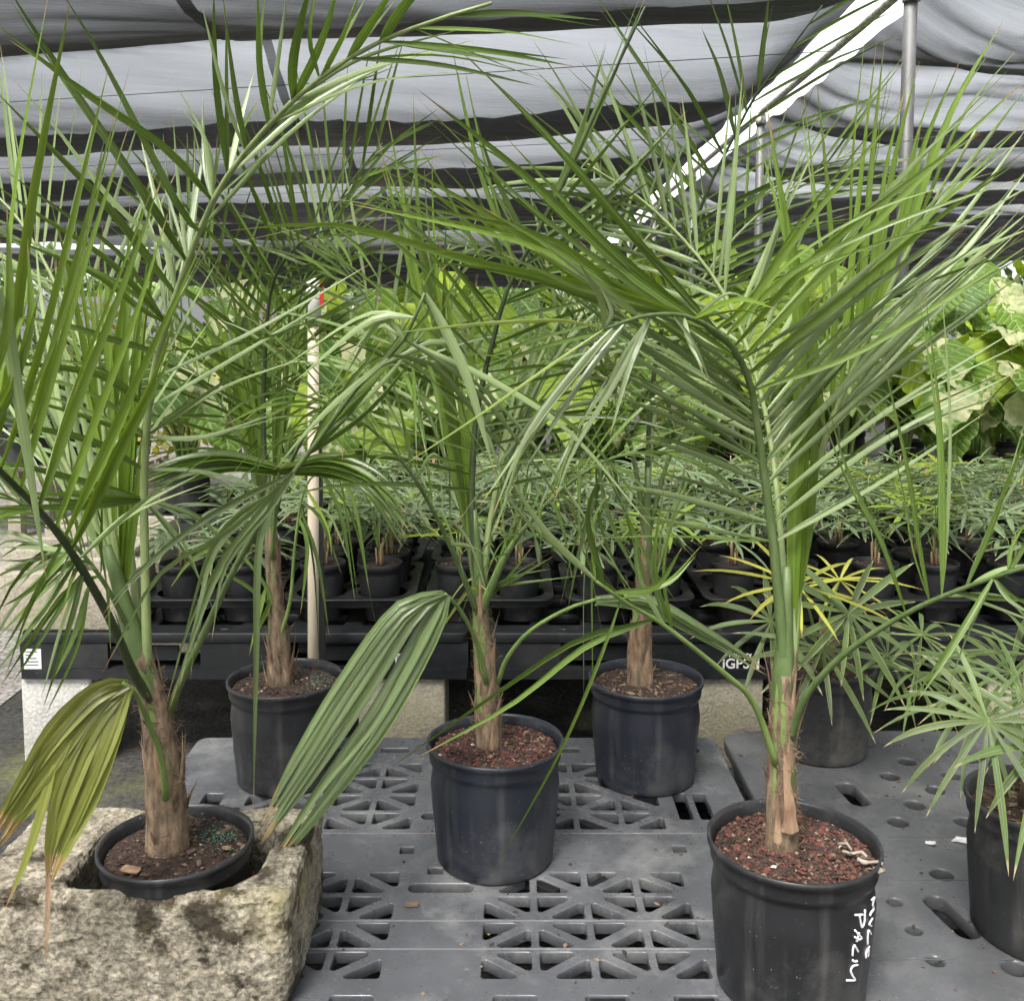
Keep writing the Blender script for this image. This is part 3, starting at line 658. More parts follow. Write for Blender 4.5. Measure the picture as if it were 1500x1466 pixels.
def split_leaf(parent, outer, inner, n, w, ref, mat, off, seed=0, Yk=1.0):
    """a pleated lobe: narrow blades lying edge to edge between two edge lines (u, v, Y)"""
    r = random.Random(seed)
    for k in range(n):
        t = k / (n - 1); pts = []
        for a, b in zip(outer, inner):
            q = [a[i] + (b[i] - a[i]) * t for i in range(3)]; pts.append(at(q[0] + r.uniform(-3, 3), q[1] + r.uniform(-3, 3), q[2] * Yk + r.uniform(-.004, .004)))
        if r.random() < .35: pts[-1] = pts[-2].lerp(pts[-1], r.uniform(.6, .9))
        me = blade_mesh('leaflet', pts, w * r.uniform(.9, 1.15), Matrix.Rotation(r.uniform(-.35, .35), 3, 'Z') @ Vector(ref), M[mat], 12, .55, .55, .35, off=off, taper=2.6); link('leaflet', me, parent)

class Palm:
    def __init__(s, base, D, H, potmat, label, seed, warp=0.0, red=1.0, mulch=False, chunks=420):
        s.base = Vector(base); s.e = empty('potted_palm', s.base); tag(s.e, label, 'potted palm', 'potted palms'); s.r = random.Random(seed); s.n = 0; s.twins = 1
        s.D, s.H = D, H; s.pot = make_pot(s.e, D, H, potmat, warp=warp); s.soil = make_soil(s.e, D, H - .022, chunks, red, seed, mulch=mulch)
    def trunk(s, pts, rad, sheaths=6, hairs=160):
        P = [at(p[0], p[1], p[2] * YS) for p in pts]; P[0] = Vector((P[0].x, P[0].y, s.base.z + s.H - .03))
        c = crom(P, 14); m = len(rad) - 1
        rr = []
        for i in range(len(c)):
            t = i / (len(c) - 1) * m; k = min(int(t), m - 1); rr.append(rad[k] + (rad[k+1] - rad[k]) * (t - k))
        b = MB(); b.tube([p - s.base for p in c], rr, 18)
        for i, (x, y, z) in enumerate(b.v):
            d = noise.noise(Vector((x * 60, y * 60, z * 14))) * .006; cc = c[min(i // 18, len(c)-1)] - s.base; v = Vector((x, y, z)) - cc; 
            if v.length > 1e-6: v = v * (1 + d / v.length)
            b.v[i] = tuple(cc + v)
        tr = b.build('trunk', M['trunk'], s.e); s.crown = c[-1]; R_ = s.r
        for k in range(sheaths):
            i = int(R_.uniform(0, .75) * (len(c) - 1)); p = c[i] - s.base; a = R_.uniform(0, 6.28); h = R_.uniform(.04, .13); r0 = rr[i]
            if k < 2: a = -math.pi / 2 + R_.uniform(-.6, .6)
            d = Vector((math.cos(a), math.sin(a), 0)); q = [p + d * r0 * .9, p + d * (r0 + .004) + Vector((0, 0, h * .5)), p + d * (r0 + R_.uniform(.004, .02)) + Vector((0, 0, h))]
            me = blade_mesh('old_sheath', q, R_.uniform(.012, .028), d, M[R_.choice(('sheath', 'sheath', 'trunk'))], 5, -.5, 1.0, .1, taper=1.0); link('old_sheath', me, tr)
        up_ = (c[-1] - c[-4]).normalized(); i0 = int(.72 * (len(c) - 1)); sh = [p - s.base for p in c[i0:]] + [c[-1] - s.base + up_ * d_ for d_ in (.03, .07, .12, .17)]
        m_ = len(sh); rs_ = [max(.0045, rr[-1] * 1.12 * (1 - .62 * max(0, (i - (len(c) - i0) + 1)) / 4)) if i > 0 else rr[i0] * .7 for i in range(m_)]
        b = MB(); b.tube(sh, rs_, 12); b.build('crown_shaft', M['rachis'], s.e)
        for k in range(5):
            a = R_.uniform(0, 6.28); d = Vector((math.cos(a), math.sin(a), 0)); i = min(len(c) - 1, i0 + R_.randrange(0, 4)); p = c[i] - s.base
            me = blade_mesh('old_sheath', [p + d * rr[i] * .9 - up_ * .03, p + d * (rr[i] * 1.15) + up_ * .02, p + d * (rr[i] * 1.1 + .004) + up_ * R_.uniform(.05, .09)], .02, d, M['sheath'], 5, -.5, 1.0, .1, taper=1.0); link('old_sheath', me, tr)
        for k in range(4):
            a = -math.pi / 2 + (-.9, .5, -.1, 1.3)[k] + R_.uniform(-.3, .3); d = Vector((math.cos(a), math.sin(a), 0)); i0 = int((.15 + .18 * k) * (len(c) - 1))
            q = [c[i] - s.base + d * (rr[i] * (.75 if i == i0 else 1.0) + .001) for i in range(i0, len(c), 2)]
            if len(q) > 2:
                me = blade_mesh('petiole_base', q, .020, d, M['rachis' if k % 2 else 'petiole'], 8, -.45, .3, .4, taper=3.0); link('petiole_base', me, tr)
        b = MB()
        for k in range(hairs):
            t = R_.uniform(0, .95); i = int(t * (len(c) - 1)); p = c[i] - s.base; a = R_.uniform(0, 6.28); d = Vector((math.cos(a), math.sin(a), 0)); tg = Vector((-d.y, d.x, 0))
            p = p + d * rr[i] * .97; l = R_.uniform(.015, .05)
            e1 = p + (d * R_.uniform(.02, .35) + tg * R_.uniform(-1, 1) + Vector((0, 0, R_.uniform(-.8, .8)))) * l * .5; e2 = e1 + (d * R_.uniform(-.1, .35) + tg * R_.uniform(-1, 1) + Vector((0, 0, R_.uniform(-1, .6)))) * l * .5
            w = Vector((0, 0, .0005)) + tg * .0003; b.add([p - w, p + w, e1 + w, e1 - w, e2], [(0, 1, 2, 3), (3, 2, 4)])
        o = b.build('trunk_fibres', M['fibre'], tr, smooth=False); o['kind'] = 'stuff'
    def frond(s, pts, r0=.007, r1=.0015, mat='rachis', n=26, label=None):
        P = [at(p[0], p[1], p[2] * YS) for p in pts]; s.c = crom(P, n)
        rad = [r0 + (r1 - r0) * (i / n) ** .8 for i in range(n + 1)]
        b = MB(); b.tube([p - s.base for p in s.c], rad, 7); f = b.build('frond', M[mat], s.e)
        if label: f['label'] = label
        s.f = f; s.uvt = [(p[0], p[1]) for p in pts]; s.L = [0]
        for a, q in zip(s.c, s.c[1:]): s.L.append(s.L[-1] + (q - a).length)
        return f
    def near(s, u, v):
        # the place on the rachis that is seen nearest to photo position (u, v)
        best = None
        for i, p in enumerate(s.c):
            d = p - Vector((0, 0, EYE)); y = d.y * math.cos(PITCH) - d.z * math.sin(PITCH); x = d.x; z = d.y * math.sin(PITCH) + d.z * math.cos(PITCH)
            pu, pv = CX + FPX * x / y, CY - FPX * z / y; k = (pu - u) ** 2 + (pv - v) ** 2
            if best is None or k < best[0]: best = (k, i)
        return s.c[best[1]]
    def traced(s, rows, w=.018, mat='palm', face=1, dY=0.0, tilt=(-.7, .7), jit=.0, twin=.8):
        s.traced1(rows, w, mat, face, dY, tilt)
        more = []
        for row in list(rows) * s.twins:
            o = dict(row[-1]) if isinstance(row[-1], dict) else {}
            if s.r.random() > twin or o.get('mat') == 'lime' or o.get('solo') or o.get('w', 0) > .024: continue
            q = [x for x in row if not isinstance(x, dict)]; n = len(q); out = [q[0] + s.r.uniform(-6, 6), q[1] + s.r.uniform(-14, 14)]; j = s.r.uniform(-38, 38), s.r.uniform(-30, 30)
            for i in range(2, n, 2):
                t = i / (n - 2); out += [q[i] + j[0] * t + s.r.uniform(-6, 6), q[i+1] + j[1] * t + s.r.uniform(-6, 6) + (14 if i == n - 2 else 0)]
            o['w'] = o.get('w', w) * s.r.uniform(.5, .7); o['dY'] = o.get('dY', dY) + s.r.uniform(.02, .10); o['face'] = o.get('face', face) * s.r.choice((1, 1, -1)); more.append(tuple(out) + (o,))
        s.traced1(more, w, mat, face, dY, (-.9, .9))
    def traced1(s, rows, w=.018, mat='palm', face=1, dY=0.0, tilt=(-.7, .7)):
        """rows: base u v, (mid u v)*, tip u v, with depth of tip = depth of base + dY (a row may end with its own dict)"""
        for row in rows:
            o = {}
            if isinstance(row[-1], dict): o = row[-1]; row = row[:-1]
            b = s.near(row[0], row[1]); Y0 = b.y; d = o.get('dY', dY); fc = o.get('face', face); ww = o.get('w', w) * s.r.uniform(.46, .66)
            pts = [b]; k = (len(row) - 2) // 2
            for i in range(k):
                t = (i + 1) / k; pts.append(at(row[2 + 2*i], row[3 + 2*i], Y0 + d * t))
            if k == 1:
                mid = (pts[0] + pts[1]) / 2; L = (pts[1] - pts[0]).length; pts.insert(1, mid + Vector((0, s.r.uniform(-.03, .03) * L, .035 * L)))
            T = (pts[-1] - pts[0]).normalized(); vw = (Vector((0, 0, EYE)) - pts[1]).normalized(); N = (vw - T * vw.dot(T)).normalized()
            N = Matrix.Rotation(s.r.uniform(*tilt), 3, T) @ N * fc
            me = blade_mesh('leaflet', pts, ww, N, M[o.get('mat', mat)], 10, .45, off=s.base, twist=s.r.uniform(-1.0, 1.0), base=o.get('base', .35))
            link('leaflet', me, s.f); s.n += 1
    def auto(s, n, t0, t1, L, ang=(60, 35), dih=20, droop=.12, w=.016, mat='palm', up=(0, -.5, 1), sides=(-1, 1), env=True):
        up = Vector(up).normalized(); N_ = len(s.c) - 1
        n = int(n * 1.45)
        for k in range(n):
            t = t0 + (t1 - t0) * (k + .5) / n
            for sd_ in sides:
                tt = min(.999, max(0, t + s.r.uniform(-.012, .012))); x = tt * N_; i = int(x); p = s.c[i].lerp(s.c[i+1], x - i)
                T = (s.c[min(i+2, N_)] - s.c[max(i-1, 0)]).normalized(); N = (up - T * up.dot(T)).normalized(); Sd = T.cross(N)
                a = R(ang[0] + (ang[1] - ang[0]) * (k / max(1, n-1)) + s.r.uniform(-7, 7)); d_ = R(dih + s.r.uniform(-12, 12))
                D = T * math.cos(a) + (Sd * sd_ * math.cos(d_) + N * math.sin(d_)) * math.sin(a)
                l = L * ((.62 + .38 * math.sin(math.pi * min(1, .15 + .85 * (k + .5) / n))) if env else 1) * s.r.uniform(.85, 1.12)
                dr = droop * s.r.uniform(.4, 1.6)
                pts = [p, p + D * l * .35 + Vector((0, 0, -dr * l * .08)), p + D * l * .7 + Vector((0, 0, -dr * l * .4)), p + D * l + Vector((0, 0, -dr * l))]
                nn = (N * math.cos(d_) - Sd * sd_ * math.sin(d_)); nn = Matrix.Rotation(s.r.uniform(-.5, .5), 3, D) @ nn
                me = blade_mesh('leaflet', pts, w * s.r.uniform(.42, .64), nn, M[mat], 8, .45, off=s.base, twist=s.r.uniform(-1.2, 1.2)); link('leaflet', me, s.f); s.n += 1

YS = 1.0
# ------------------------------------------------------------------ the five palms
# ---- left palm, in the worn block
p = Palm((-.557, 1.575, ZP + .003), .25, .213, M['pot'], 'potted palm sitting in the worn concrete block at the left', 11, red=.3)
p.trunk([(246,1240,1.575),(243,1160,1.572),(232,1060,1.565),(212,985,1.56),(200,945,1.555)], [.036, .031, .026, .022, .017], 16, 620)
# tall arching frond
p.frond([(216,1000,1.555),(213,860,1.54),(211,700,1.52),(221,570,1.48),(245,470,1.43),(300,320,1.36),(350,235,1.30),(430,147,1.24),(520,80,1.18),(620,36,1.12),(720,5,1.08)], .0085, .002, 'rachis_pale')
p.traced([(206,748,100,742,0,741),(205,735,100,722,-10,722),(207,710,47,684,-10,678),(209,682,140,647,60,628,-20,610),(214,655,100,600,-10,575),(218,629,161,594,93,563,-10,545),(225,584,156,552,93,538,-10,530),
  (230,533,170,500,107,480,12,460),(243,489,198,444,140,400,20,350,-40,335),(252,455,163,382,58,314,-30,255),(265,415,165,309,60,200,-20,120),(279,379,222,300,80,90,10,-20),(292,347,259,300,150,90,85,-20),(310,305,240,215,130,140,-20,25)], .021, 'palm', 1, -.16, (-.9, .5))
p.traced([(333,257,316,120,313,-20),(360,225,340,120,322,-40),(383,197,378,90,377,-30),(410,165,430,80,460,-40),(445,135,470,60,500,-40),(473,108,505,40,540,-50),(500,92,545,30,590,-40),(543,67,590,10,640,-40)], .019, 'palm', 1, -.08, (-.4, .9))
p.traced([(500,92,640,95,790,127),(543,67,680,80,820,105),(580,52,710,75,843,98),(623,35,740,48,853,68),(660,20,760,20,880,30)], .012, 'palm', 1, .05)
p.traced([(330,260,350,180,372,105),(305,310,300,240,297,140),(283,365,262,270,253,160),(270,405,285,300,300,210),(262,430,230,300,205,200),(255,455,225,350,180,230),(300,325,420,200,560,90),(345,245,460,150,620,70),(390,190,520,110,690,60),(320,280,300,200,255,120),(430,147,540,100,700,58)], .014, 'palm', -1, .08, (-.6, .6))
p.traced([(232,540,380,480,545,385),(226,590,350,520,500,430),(222,620,330,560,460,490),(213,660,300,640,420,600),(211,690,300,690,400,720),(213,720,290,760,330,800),(212,740,270,800,300,870)], .014, 'palm', -1, .06)
# frond reaching to the left and towards the viewer
p.frond([(222,1030,1.55),(195,985,1.52),(165,915,1.45),(130,850,1.37),(95,795,1.29),(55,745,1.21),(0,690,1.11),(-90,600,.98)], .0085, .003, 'rachis_dark')
p.traced([(-10,680,10,560,45,300,105,-10,{'w':.022}),(5,695,30,600,75,450,160,95),(25,715,64,600,130,370,190,180),(60,750,110,600,185,410,236,262),(80,775,150,590,200,460,248,307),(92,790,180,600,262,430,300,345),(100,800,170,660,230,540,262,440),(108,812,190,640,262,500)], .0185, 'palm_young', 1, -.02, (-.5, .5))
p.traced([(60,750,90,650,114,560),(-30,660,20,560,60,420),(-60,630,10,480,10,300),(-30,660,40,500,40,350)], .017, 'palm_young', 1, .0, (-.5, .5))
p.traced([(112,830,60,900,-10,990),(108,822,60,870,-10,940),(114,836,70,920,15,1005),(118,845,100,920,62,1040),(100,812,50,860,0,890),(125,850,110,930,70,1010),(95,800,40,890,0,960)], .014, 'palm', 1, -.05)
p.traced([(100,815,44,800,-10,802),(95,808,40,822,-10,820),(90,805,40,825,-20,852),(104,820,20,780,-30,790),(115,827,211,735,335,650),(112,825,190,750,300,690),(100,810,30,845,-15,870)], .013, 'palm', -1, .05)
p.traced([(-60,560,-10,430,25,580,68,850,{'w':.026,'face':-1,'dY':.12}),],.024, 'palm', -1, .05)
# new leaf opening, bundle of light green blades
p.frond([(206,955,1.56),(190,900,1.565),(172,820,1.57),(160,720,1.57),(150,600,1.56),(140,500,1.55)], .009, .003, 'rachis_pale')
p.traced([(178,850,196,640,212,463,240,320),(176,840,180,640,185,480,190,300),(172,820,165,640,160,480,150,330),(165,760,150,600,135,450,120,380),(185,880,205,700,225,540,250,420),(170,800,140,620,110,500,85,380),(160,720,170,520,200,350,222,250),(155,680,120,500,100,400,70,280),(182,860,190,700,200,560,215,440)], .021, 'palm_young', 1, -.02, (-.6, .6))
p.frond([(203,950,1.56),(180,870,1.57),(140,770,1.58),(90,670,1.58),(40,590,1.57),(-10,520,1.55)], .007, .003, 'rachis_pale')
p.traced([(185,880,120,730,50,600,-10,470),(180,870,100,720,30,620,-20,540),(170,840,110,680,70,560,40,410),(160,810,90,700,20,640,-30,600),(150,790,110,620,90,500,80,380),(140,770,70,640,10,560,-30,500),(120,730,60,600,20,480,0,350),(110,700,80,560,60,440,50,330),(175,860,140,700,110,560,60,430),(165,830,100,650,40,540,-20,440)], .019, 'palm', -1, .05, (-.5, .5))
# frond folding over to the right, blades hanging down
p.frond([(252,1040,1.55),(262,1005,1.53),(300,925,1.48),(340,840,1.42),(385,760,1.37),(425,700,1.33),(470,640,1.3),(530,560,1.25),(590,500,1.2),(622,430,1.17)], .007, .002, 'rachis')
p.traced([(430,692,382,775,374,980,371,1185,{'w':.0185,'solo':1}),(428,695,330,820,280,940,248,1040),(424,700,330,780,233,841,150,985),(420,705,340,760,301,820,255,990),(415,712,320,800,290,900,262,1010),(426,697,300,760,200,840,150,900),(440,680,400,740,330,830,310,940),(405,730,330,820,300,880,285,960)], .0145, 'palm_pleat', 1, -.06, (-.7, .4))
p.traced([(440,675,520,590,615,470),(470,640,540,560,620,450),(455,660,540,600,625,500),(450,665,500,580,560,500),(480,625,560,545,640,440),(500,600,570,530,650,430)], .017, 'palm', 1, -.02)
p.traced([(622,432,660,500,690,570,724,690,{'w':.019}),(592,500,723,558,840,637,960,780),(585,508,690,567,788,690,905,872),(600,490,560,470,500,560),(560,530,480,600,400,690),(610,460,540,470,430,560)], .016, 'palm', -1, .0)
p.traced([(545,545,660,500,700,600,760,760),(575,515,640,540,720,640,790,720)], .014, 'palm', -1, .05)
p.frond([(205,950,1.57),(190,800,1.62),(160,640,1.7),(110,480,1.76),(40,340,1.8),(-20,270,1.82)], .007, .002, 'rachis_pale')
p.auto(17, .3, .98, .42, (50, 28), 15, .08, .017, up=(.2, 1, .3))
p.frond([(204,955,1.56),(150,850,1.5),(80,770,1.45),(0,720,1.4)], .005, .002, 'rachis')
p.auto(9, .35, .98, .34, (60, 35), 10, .35, .014, up=(.2, -.3, 1))
# lowest, yellowing split leaf drooping to the left
f = p.frond([(243,1170,1.53),(236,1110,1.50),(216,1055,1.46),(196,1012,1.42),(180,1000,1.40)], .006, .003, 'petiole', 12, 'yellowing split leaf drooping over the block')
split_leaf(f, [(186,998,1.41),(140,1002,1.39),(80,1062,1.37),(30,1140,1.355),(-20,1228,1.34)], [(190,1006,1.41),(135,1062,1.385),(82,1135,1.365),(35,1195,1.355),(2,1240,1.345)], 7, .017, (.55,-.75,.35), 'palm_yellow', p.base, 5)
split_leaf(f, [(187,1003,1.41),(132,1062,1.38),(88,1150,1.36),(70,1230,1.352),(66,1290,1.35)], [(192,1008,1.41),(172,1082,1.385),(137,1170,1.365),(98,1250,1.355),(76,1292,1.35)], 7, .0165, (.25,-.9,.3), 'palm_yellow', p.base, 6)
me = blade_mesh('leaflet', [at(72,1270,1.352), at(70,1340,1.352), at(67,1412,1.35)], .008, VIEW, M['sheath'], 6, .3, .8, .2, off=p.base); link('leaflet', me, f)
me = blade_mesh('leaflet', [at(80,1120,1.36), at(45,1240,1.35), at(8,1330,1.35)], .014, VIEW, M['palm_yellow'], 6, .3, .5, .2, off=p.base); link('leaflet', me, f)
# bits of bark and green fertiliser on its soil
b = MB(); rr = random.Random(3)
for k in range(150):
    a = rr.gauss(.55, .35); q = rr.uniform(.04, .10); c = Vector((q * math.cos(a), q * math.sin(a), .213 - .012)); s_ = .0013
    b.add([c + Vector((s_,0,0)), c + Vector((-s_*.5,s_,0)), c + Vector((-s_*.5,-s_,0)), c + Vector((0,0,s_*1.3))], [(0,1,3),(1,2,3),(2,0,3)])
o = b.build('fertiliser_grains', M['fert'], p.soil); o['kind'] = 'stuff'
for k, (x, y, s_) in enumerate([(-.048, -.075, .017), (.03, -.02, .010), (.085, -.01, .009), (.07, .05, .010), (.055, -.055, .008), (-.02, -.09, .008)]):
    b = MB(); pl = rounded([(-s_, -s_*.35), (s_*.8, -s_*.5), (s_, s_*.3), (-s_*.6, s_*.5)], s_ * .2, 2); n_ = len(pl)
    b.add([(a, c, 0) for a, c in pl] + [(a, c, .003) for a, c in pl], [tuple(range(n_))[::-1], tuple(range(n_, 2*n_))] + [(i, (i+1) % n_, n_ + (i+1) % n_, n_ + i) for i in range(n_)])
    b.build('bark_chip', M['sheath'] if k in (0, 2) else M['bark'], p.soil, (x, y, .213 - .012), False, (.2, .1, k * 1.3))

YS = .962
def A(u, v, Y): return at(u, v, Y * YS)
# ---- back left palm
p = Palm((-.534, 2.27, ZP), .27, .242, M['pot'], 'potted palm at the back left beside the white pole', 21, red=.5)
p.trunk([(410,975,2.36),(408,930,2.36),(404,880,2.355),(399,820,2.35),(396,770,2.35)], [.033, .025, .019, .016, .013], 14, 330)
p.frond([(397,790,2.35),(391,740,2.35),(387,660,2.34),(386,580,2.33),(390,490,2.3),(396,430,2.28),(412,388,2.24),(450,350,2.16),(510,325,2.05)], .008, .002, 'rachis_dark')
p.auto(15, .22, .98, .42, (58, 35), 25, .10, .015, up=(.2, -1, .25))
p.frond([(396,800,2.35),(380,700,2.36),(362,600,2.37),(335,480,2.38),(300,380,2.38),(270,300,2.37)], .007, .002, 'rachis')
p.traced([(394,760,372,600,318,415),(393,760,380,560,352,400),(392,750,365,560,330,380),(388,720,350,560,300,430),(380,700,330,560,290,420),(385,710,375,520,380,380)], .028, 'palm_young', 1, 0)
p.auto(9, .35, .98, .36, (40, 25), 20, .05, .016, up=(.4, -1, .3))
p.frond([(398,800,2.35),(405,700,2.36),(412,600,2.37),(425,500,2.36),(450,400,2.33),(500,290,2.28),(560,210,2.2)], .007, .002, 'rachis')
p.traced([(405,720,408,560,405,400),(406,700,420,540,428,395),(408,690,432,540,440,400),(410,640,440,540,452,420),(404,730,400,560,392,420),(402,730,415,600,418,470)], .022, 'palm', 1, 0)
p.auto(12, .4, .99, .38, (48, 25), 22, .06, .014, up=(-.3, -1, .3))
p.frond([(397,780,2.35),(425,680,2.25),(480,590,2.12),(560,540,2.0),(640,530,1.9)], .006, .002, 'rachis')
p.auto(10, .3, .98, .36, (62, 38), 10, .3, .014, up=(-.2, -.4, 1))
p.frond([(394,790,2.35),(360,660,2.32),(300,560,2.3),(220,500,2.28),(140,480,2.25)], .006, .002, 'rachis')
p.auto(11, .3, .98, .36, (62, 38), 12, .3, .014, up=(.2, -.4, 1))
f = p.frond([(398,820,2.34),(402,770,2.28),(406,715,2.2),(408,692,2.15)], .006, .004, 'petiole', 8, 'broad split leaf spread level above the back left pot')
split_leaf(f, [(410,686,2.15),(340,666,2.13),(270,672,2.1),(190,704,2.08)], [(408,694,2.15),(340,690,2.13),(280,702,2.1),(215,728,2.08)], 7, .014, (0,-.75,.65), 'palm', p.base, 7, YS)
split_leaf(f, [(410,686,2.15),(480,670,2.1),(550,694,2.06),(612,760,2.02)], [(410,695,2.15),(480,696,2.1),(540,722,2.06),(590,800,2.03)], 7, .014, (.1,-.75,.65), 'palm', p.base, 8, YS)
p.frond([(408,940,2.35),(425,880,2.33),(432,800,2.31),(445,720,2.28),(470,690,2.26),(505,690,2.24)], .0055, .002, 'petiole')
p.traced([(440,740,465,820,482,930),(450,712,480,770,487,820,{'mat':'lime'}),(470,690,500,760,520,880),(435,760,450,800,440,900),(490,688,520,740,540,860),(440,735,470,760,500,840)], .016, 'palm', 1, -.03)
p.frond([(405,900,2.35),(390,860,2.33),(360,820,2.3),(320,780,2.28),(280,750,2.26)], .006, .002, 'petiole')
p.traced([(400,890,350,850,300,830),(395,880,380,920,372,940,{'mat':'palm_young'}),(350,810,300,790,240,800),(330,790,280,820,250,860),(390,860,380,900,365,960,{'mat':'palm_young'})], .022, 'palm', 1, -.02)
b = MB(); rr = random.Random(5)
for k in range(80):
    a = rr.gauss(.1, .5); q = rr.uniform(.06, .11); c = Vector((q * math.cos(a), q * math.sin(a), .242 - .012)); s_ = .0015
    b.add([c + Vector((s_,0,0)), c + Vector((-s_*.5,s_,0)), c + Vector((-s_*.5,-s_,0)), c + Vector((0,0,s_*1.3))], [(0,1,3),(1,2,3),(2,0,3)])
o = b.build('fertiliser_grains', M['fert'], p.soil); o['kind'] = 'stuff'

# ---- middle palm
p = Palm((-.034, 1.915, ZP), .272, .242, M['pot_navy'], 'potted palm in the middle, its pot rim bent, red gravel on the soil', 31, warp=.008, chunks=1300)
p.trunk([(716,1075,1.995),(714,1040,1.995),(712,990,1.99),(706,930,1.985),(702,870,1.98)], [.029, .025, .021, .018, .014], 16, 380)
p.frond([(708,960,1.98),(700,880,1.975),(692,760,1.97),(693,660,1.96),(703,580,1.94),(722,500,1.91),(745,420,1.88),(780,355,1.85),(830,260,1.8),(880,150,1.76),(945,10,1.7)], .0085, .002, 'rachis_dark')
p.auto(13, .25, .62, .44, (72, 45), 12, .18, .016, up=(.1, -1, .3))
p.traced([(780,358,870,180,950,-15,{'w':.021}),(770,372,880,300,1003,165),(790,335,850,200,890,60),(765,380,860,330,960,260),(800,310,900,200,1000,80),(760,390,700,240,660,60),(770,370,720,250,690,150)], .018, 'palm', 1, -.05)
p.frond([(702,880,1.98),(690,800,1.985),(672,680,1.99),(655,560,1.99),(640,450,1.99),(625,360,1.98)], .009, .004, 'rachis')
p.traced([(690,820,668,640,640,460,600,300),(692,830,680,640,660,480,640,330),(688,810,655,640,620,450,563,143),(680,740,645,520,615,330,605,133),(675,700,650,500,636,330,633,213),(685,780,660,600,632,440,585,250),(670,660,650,520,650,400,655,280),(665,620,640,450,600,330,560,230),(690,800,690,640,690,520,700,400)], .027, 'palm_young', 1, -.02, (-.4, .4))
p.frond([(703,890,1.98),(715,780,2.0),(740,660,2.02),(785,540,2.03),(840,430,2.03),(890,340,2.02)], .007, .003, 'rachis_pale')
p.traced([(715,790,760,640,830,480),(720,760,780,620,870,500),(730,700,790,560,860,440),(725,740,760,600,800,450),(740,660,800,540,880,400),(718,780,740,640,770,500),(735,690,770,560,800,420),(750,630,830,500,920,420)], .021, 'palm', -1, .05)
p.frond([(700,900,1.975),(660,800,1.9),(600,690,1.8),(520,610,1.72),(420,570,1.66)], .0065, .002, 'rachis')
p.auto(11, .25, .98, .36, (62, 35), 15, .25, .014, up=(.2, -.4, 1))
p.frond([(705,900,1.975),(750,800,1.9),(820,720,1.82),(900,670,1.75),(990,660,1.7)], .0065, .002, 'rachis')
p.auto(11, .25, .98, .36, (62, 35), 15, .28, .015, up=(-.2, -.4, 1))
p.frond([(703,890,1.975),(735,820,1.93),(770,770,1.9),(800,750,1.88)], .005, .002, 'petiole')
p.traced([(712,870,760,845,810,815),(715,860,800,850,860,842),(705,885,740,850,780,800),(708,880,690,860,640,930,{'mat':'palm_yellow'}),(720,850,760,760,780,700)], .015, 'palm', 1, -.03)
p.frond([(700,885,1.99),(672,730,2.05),(612,570,2.1),(540,440,2.14),(460,340,2.16)], .006, .002, 'rachis')
p.auto(9, .3, .98, .40, (52, 28), 15, .1, .016, up=(.2, 1, .3))
p.frond([(705,885,1.99),(728,730,2.06),(790,570,2.12),(875,430,2.16),(965,330,2.18)], .006, .002, 'rachis_pale')
p.auto(9, .3, .98, .42, (52, 28), 15, .1, .017, up=(-.2, 1, .3))
f = p.frond([(712,1000,1.97),(700,945,1.93),(675,895,1.86),(652,870,1.8)], .006, .003, 'petiole', 10, 'pleated split leaf hanging down left of the middle pot')
split_leaf(f, [(648,868,1.8),(578,890,1.77),(495,1000,1.73),(425,1120,1.69),(372,1225,1.66)], [(652,872,1.8),(610,908,1.77),(535,1025,1.73),(452,1145,1.69),(382,1238,1.66)], 6, .014, (.25,-.85,.45), 'palm_pleat', p.base, 9, YS)
split_leaf(f, [(650,870,1.8),(618,915,1.775),(548,1038,1.735),(466,1158,1.695),(394,1266,1.665)], [(658,876,1.8),(643,925,1.78),(572,1060,1.74),(486,1170,1.7),(402,1275,1.67)], 5, .014, (.15,-.9,.35), 'palm_pleat', p.base, 10, YS)
f = p.frond([(730,1000,1.965),(742,965,1.93),(775,925,1.88),(830,892,1.84),(880,876,1.8)], .005, .003, 'petiole', 12, 'pleated leaf with dry brown tip reaching to the right')
split_leaf(f, [(872,876,1.8),(950,876,1.78),(1040,926,1.76),(1122,982,1.75)], [(872,886,1.8),(950,898,1.78),(1036,938,1.76),(1126,988,1.75)], 5, .011, (-.1,-.7,.7), 'palm_pleat', p.base, 11, YS)
b = MB(); b.add([(.03,-.10,.0),(.034,-.1,.03),(.026,-.1,.03)], [(0,1,2)])

# ---- back right palm
p = Palm((.315, 2.27, ZP), .27, .242, M['pot_navy'], 'potted palm at the back right in a navy pot with bark mulch', 41, red=.5, mulch=True)
p.trunk([(938,965,2.36),(938,930,2.36),(941,890,2.36),(944,840,2.355),(946,790,2.35)], [.035, .028, .021, .017, .013], 16, 160)
p.frond([(944,820,2.355),(948,720,2.35),(953,590,2.34),(972,470,2.31),(1007,370,2.28),(1033,287,2.25),(1077,197,2.2),(1107,140,2.16),(1147,87,2.12),(1205,8,2.07)], .008, .0018, 'rachis_dark')
p.traced([(1107,140,1118,60,1128,-20),(1092,165,1080,80,1060,-20),(1077,190,1055,110,1027,40),(1063,220,1000,120,895,-20),(1052,245,980,160,865,-20),(1040,275,950,170,880,80),(1030,295,930,180,850,90),(1020,330,900,220,800,120),(1012,355,900,260,760,150),(1000,385,880,310,760,240)], .019, 'palm', 1, -.05)
p.auto(10, .25, .62, .42, (58, 42), 15, .12, .015, up=(-.1, -1, .2))
p.auto(8, .5, .98, .36, (45, 25), 10, .12, .013, up=(-.1, -1, .2), sides=(1,))
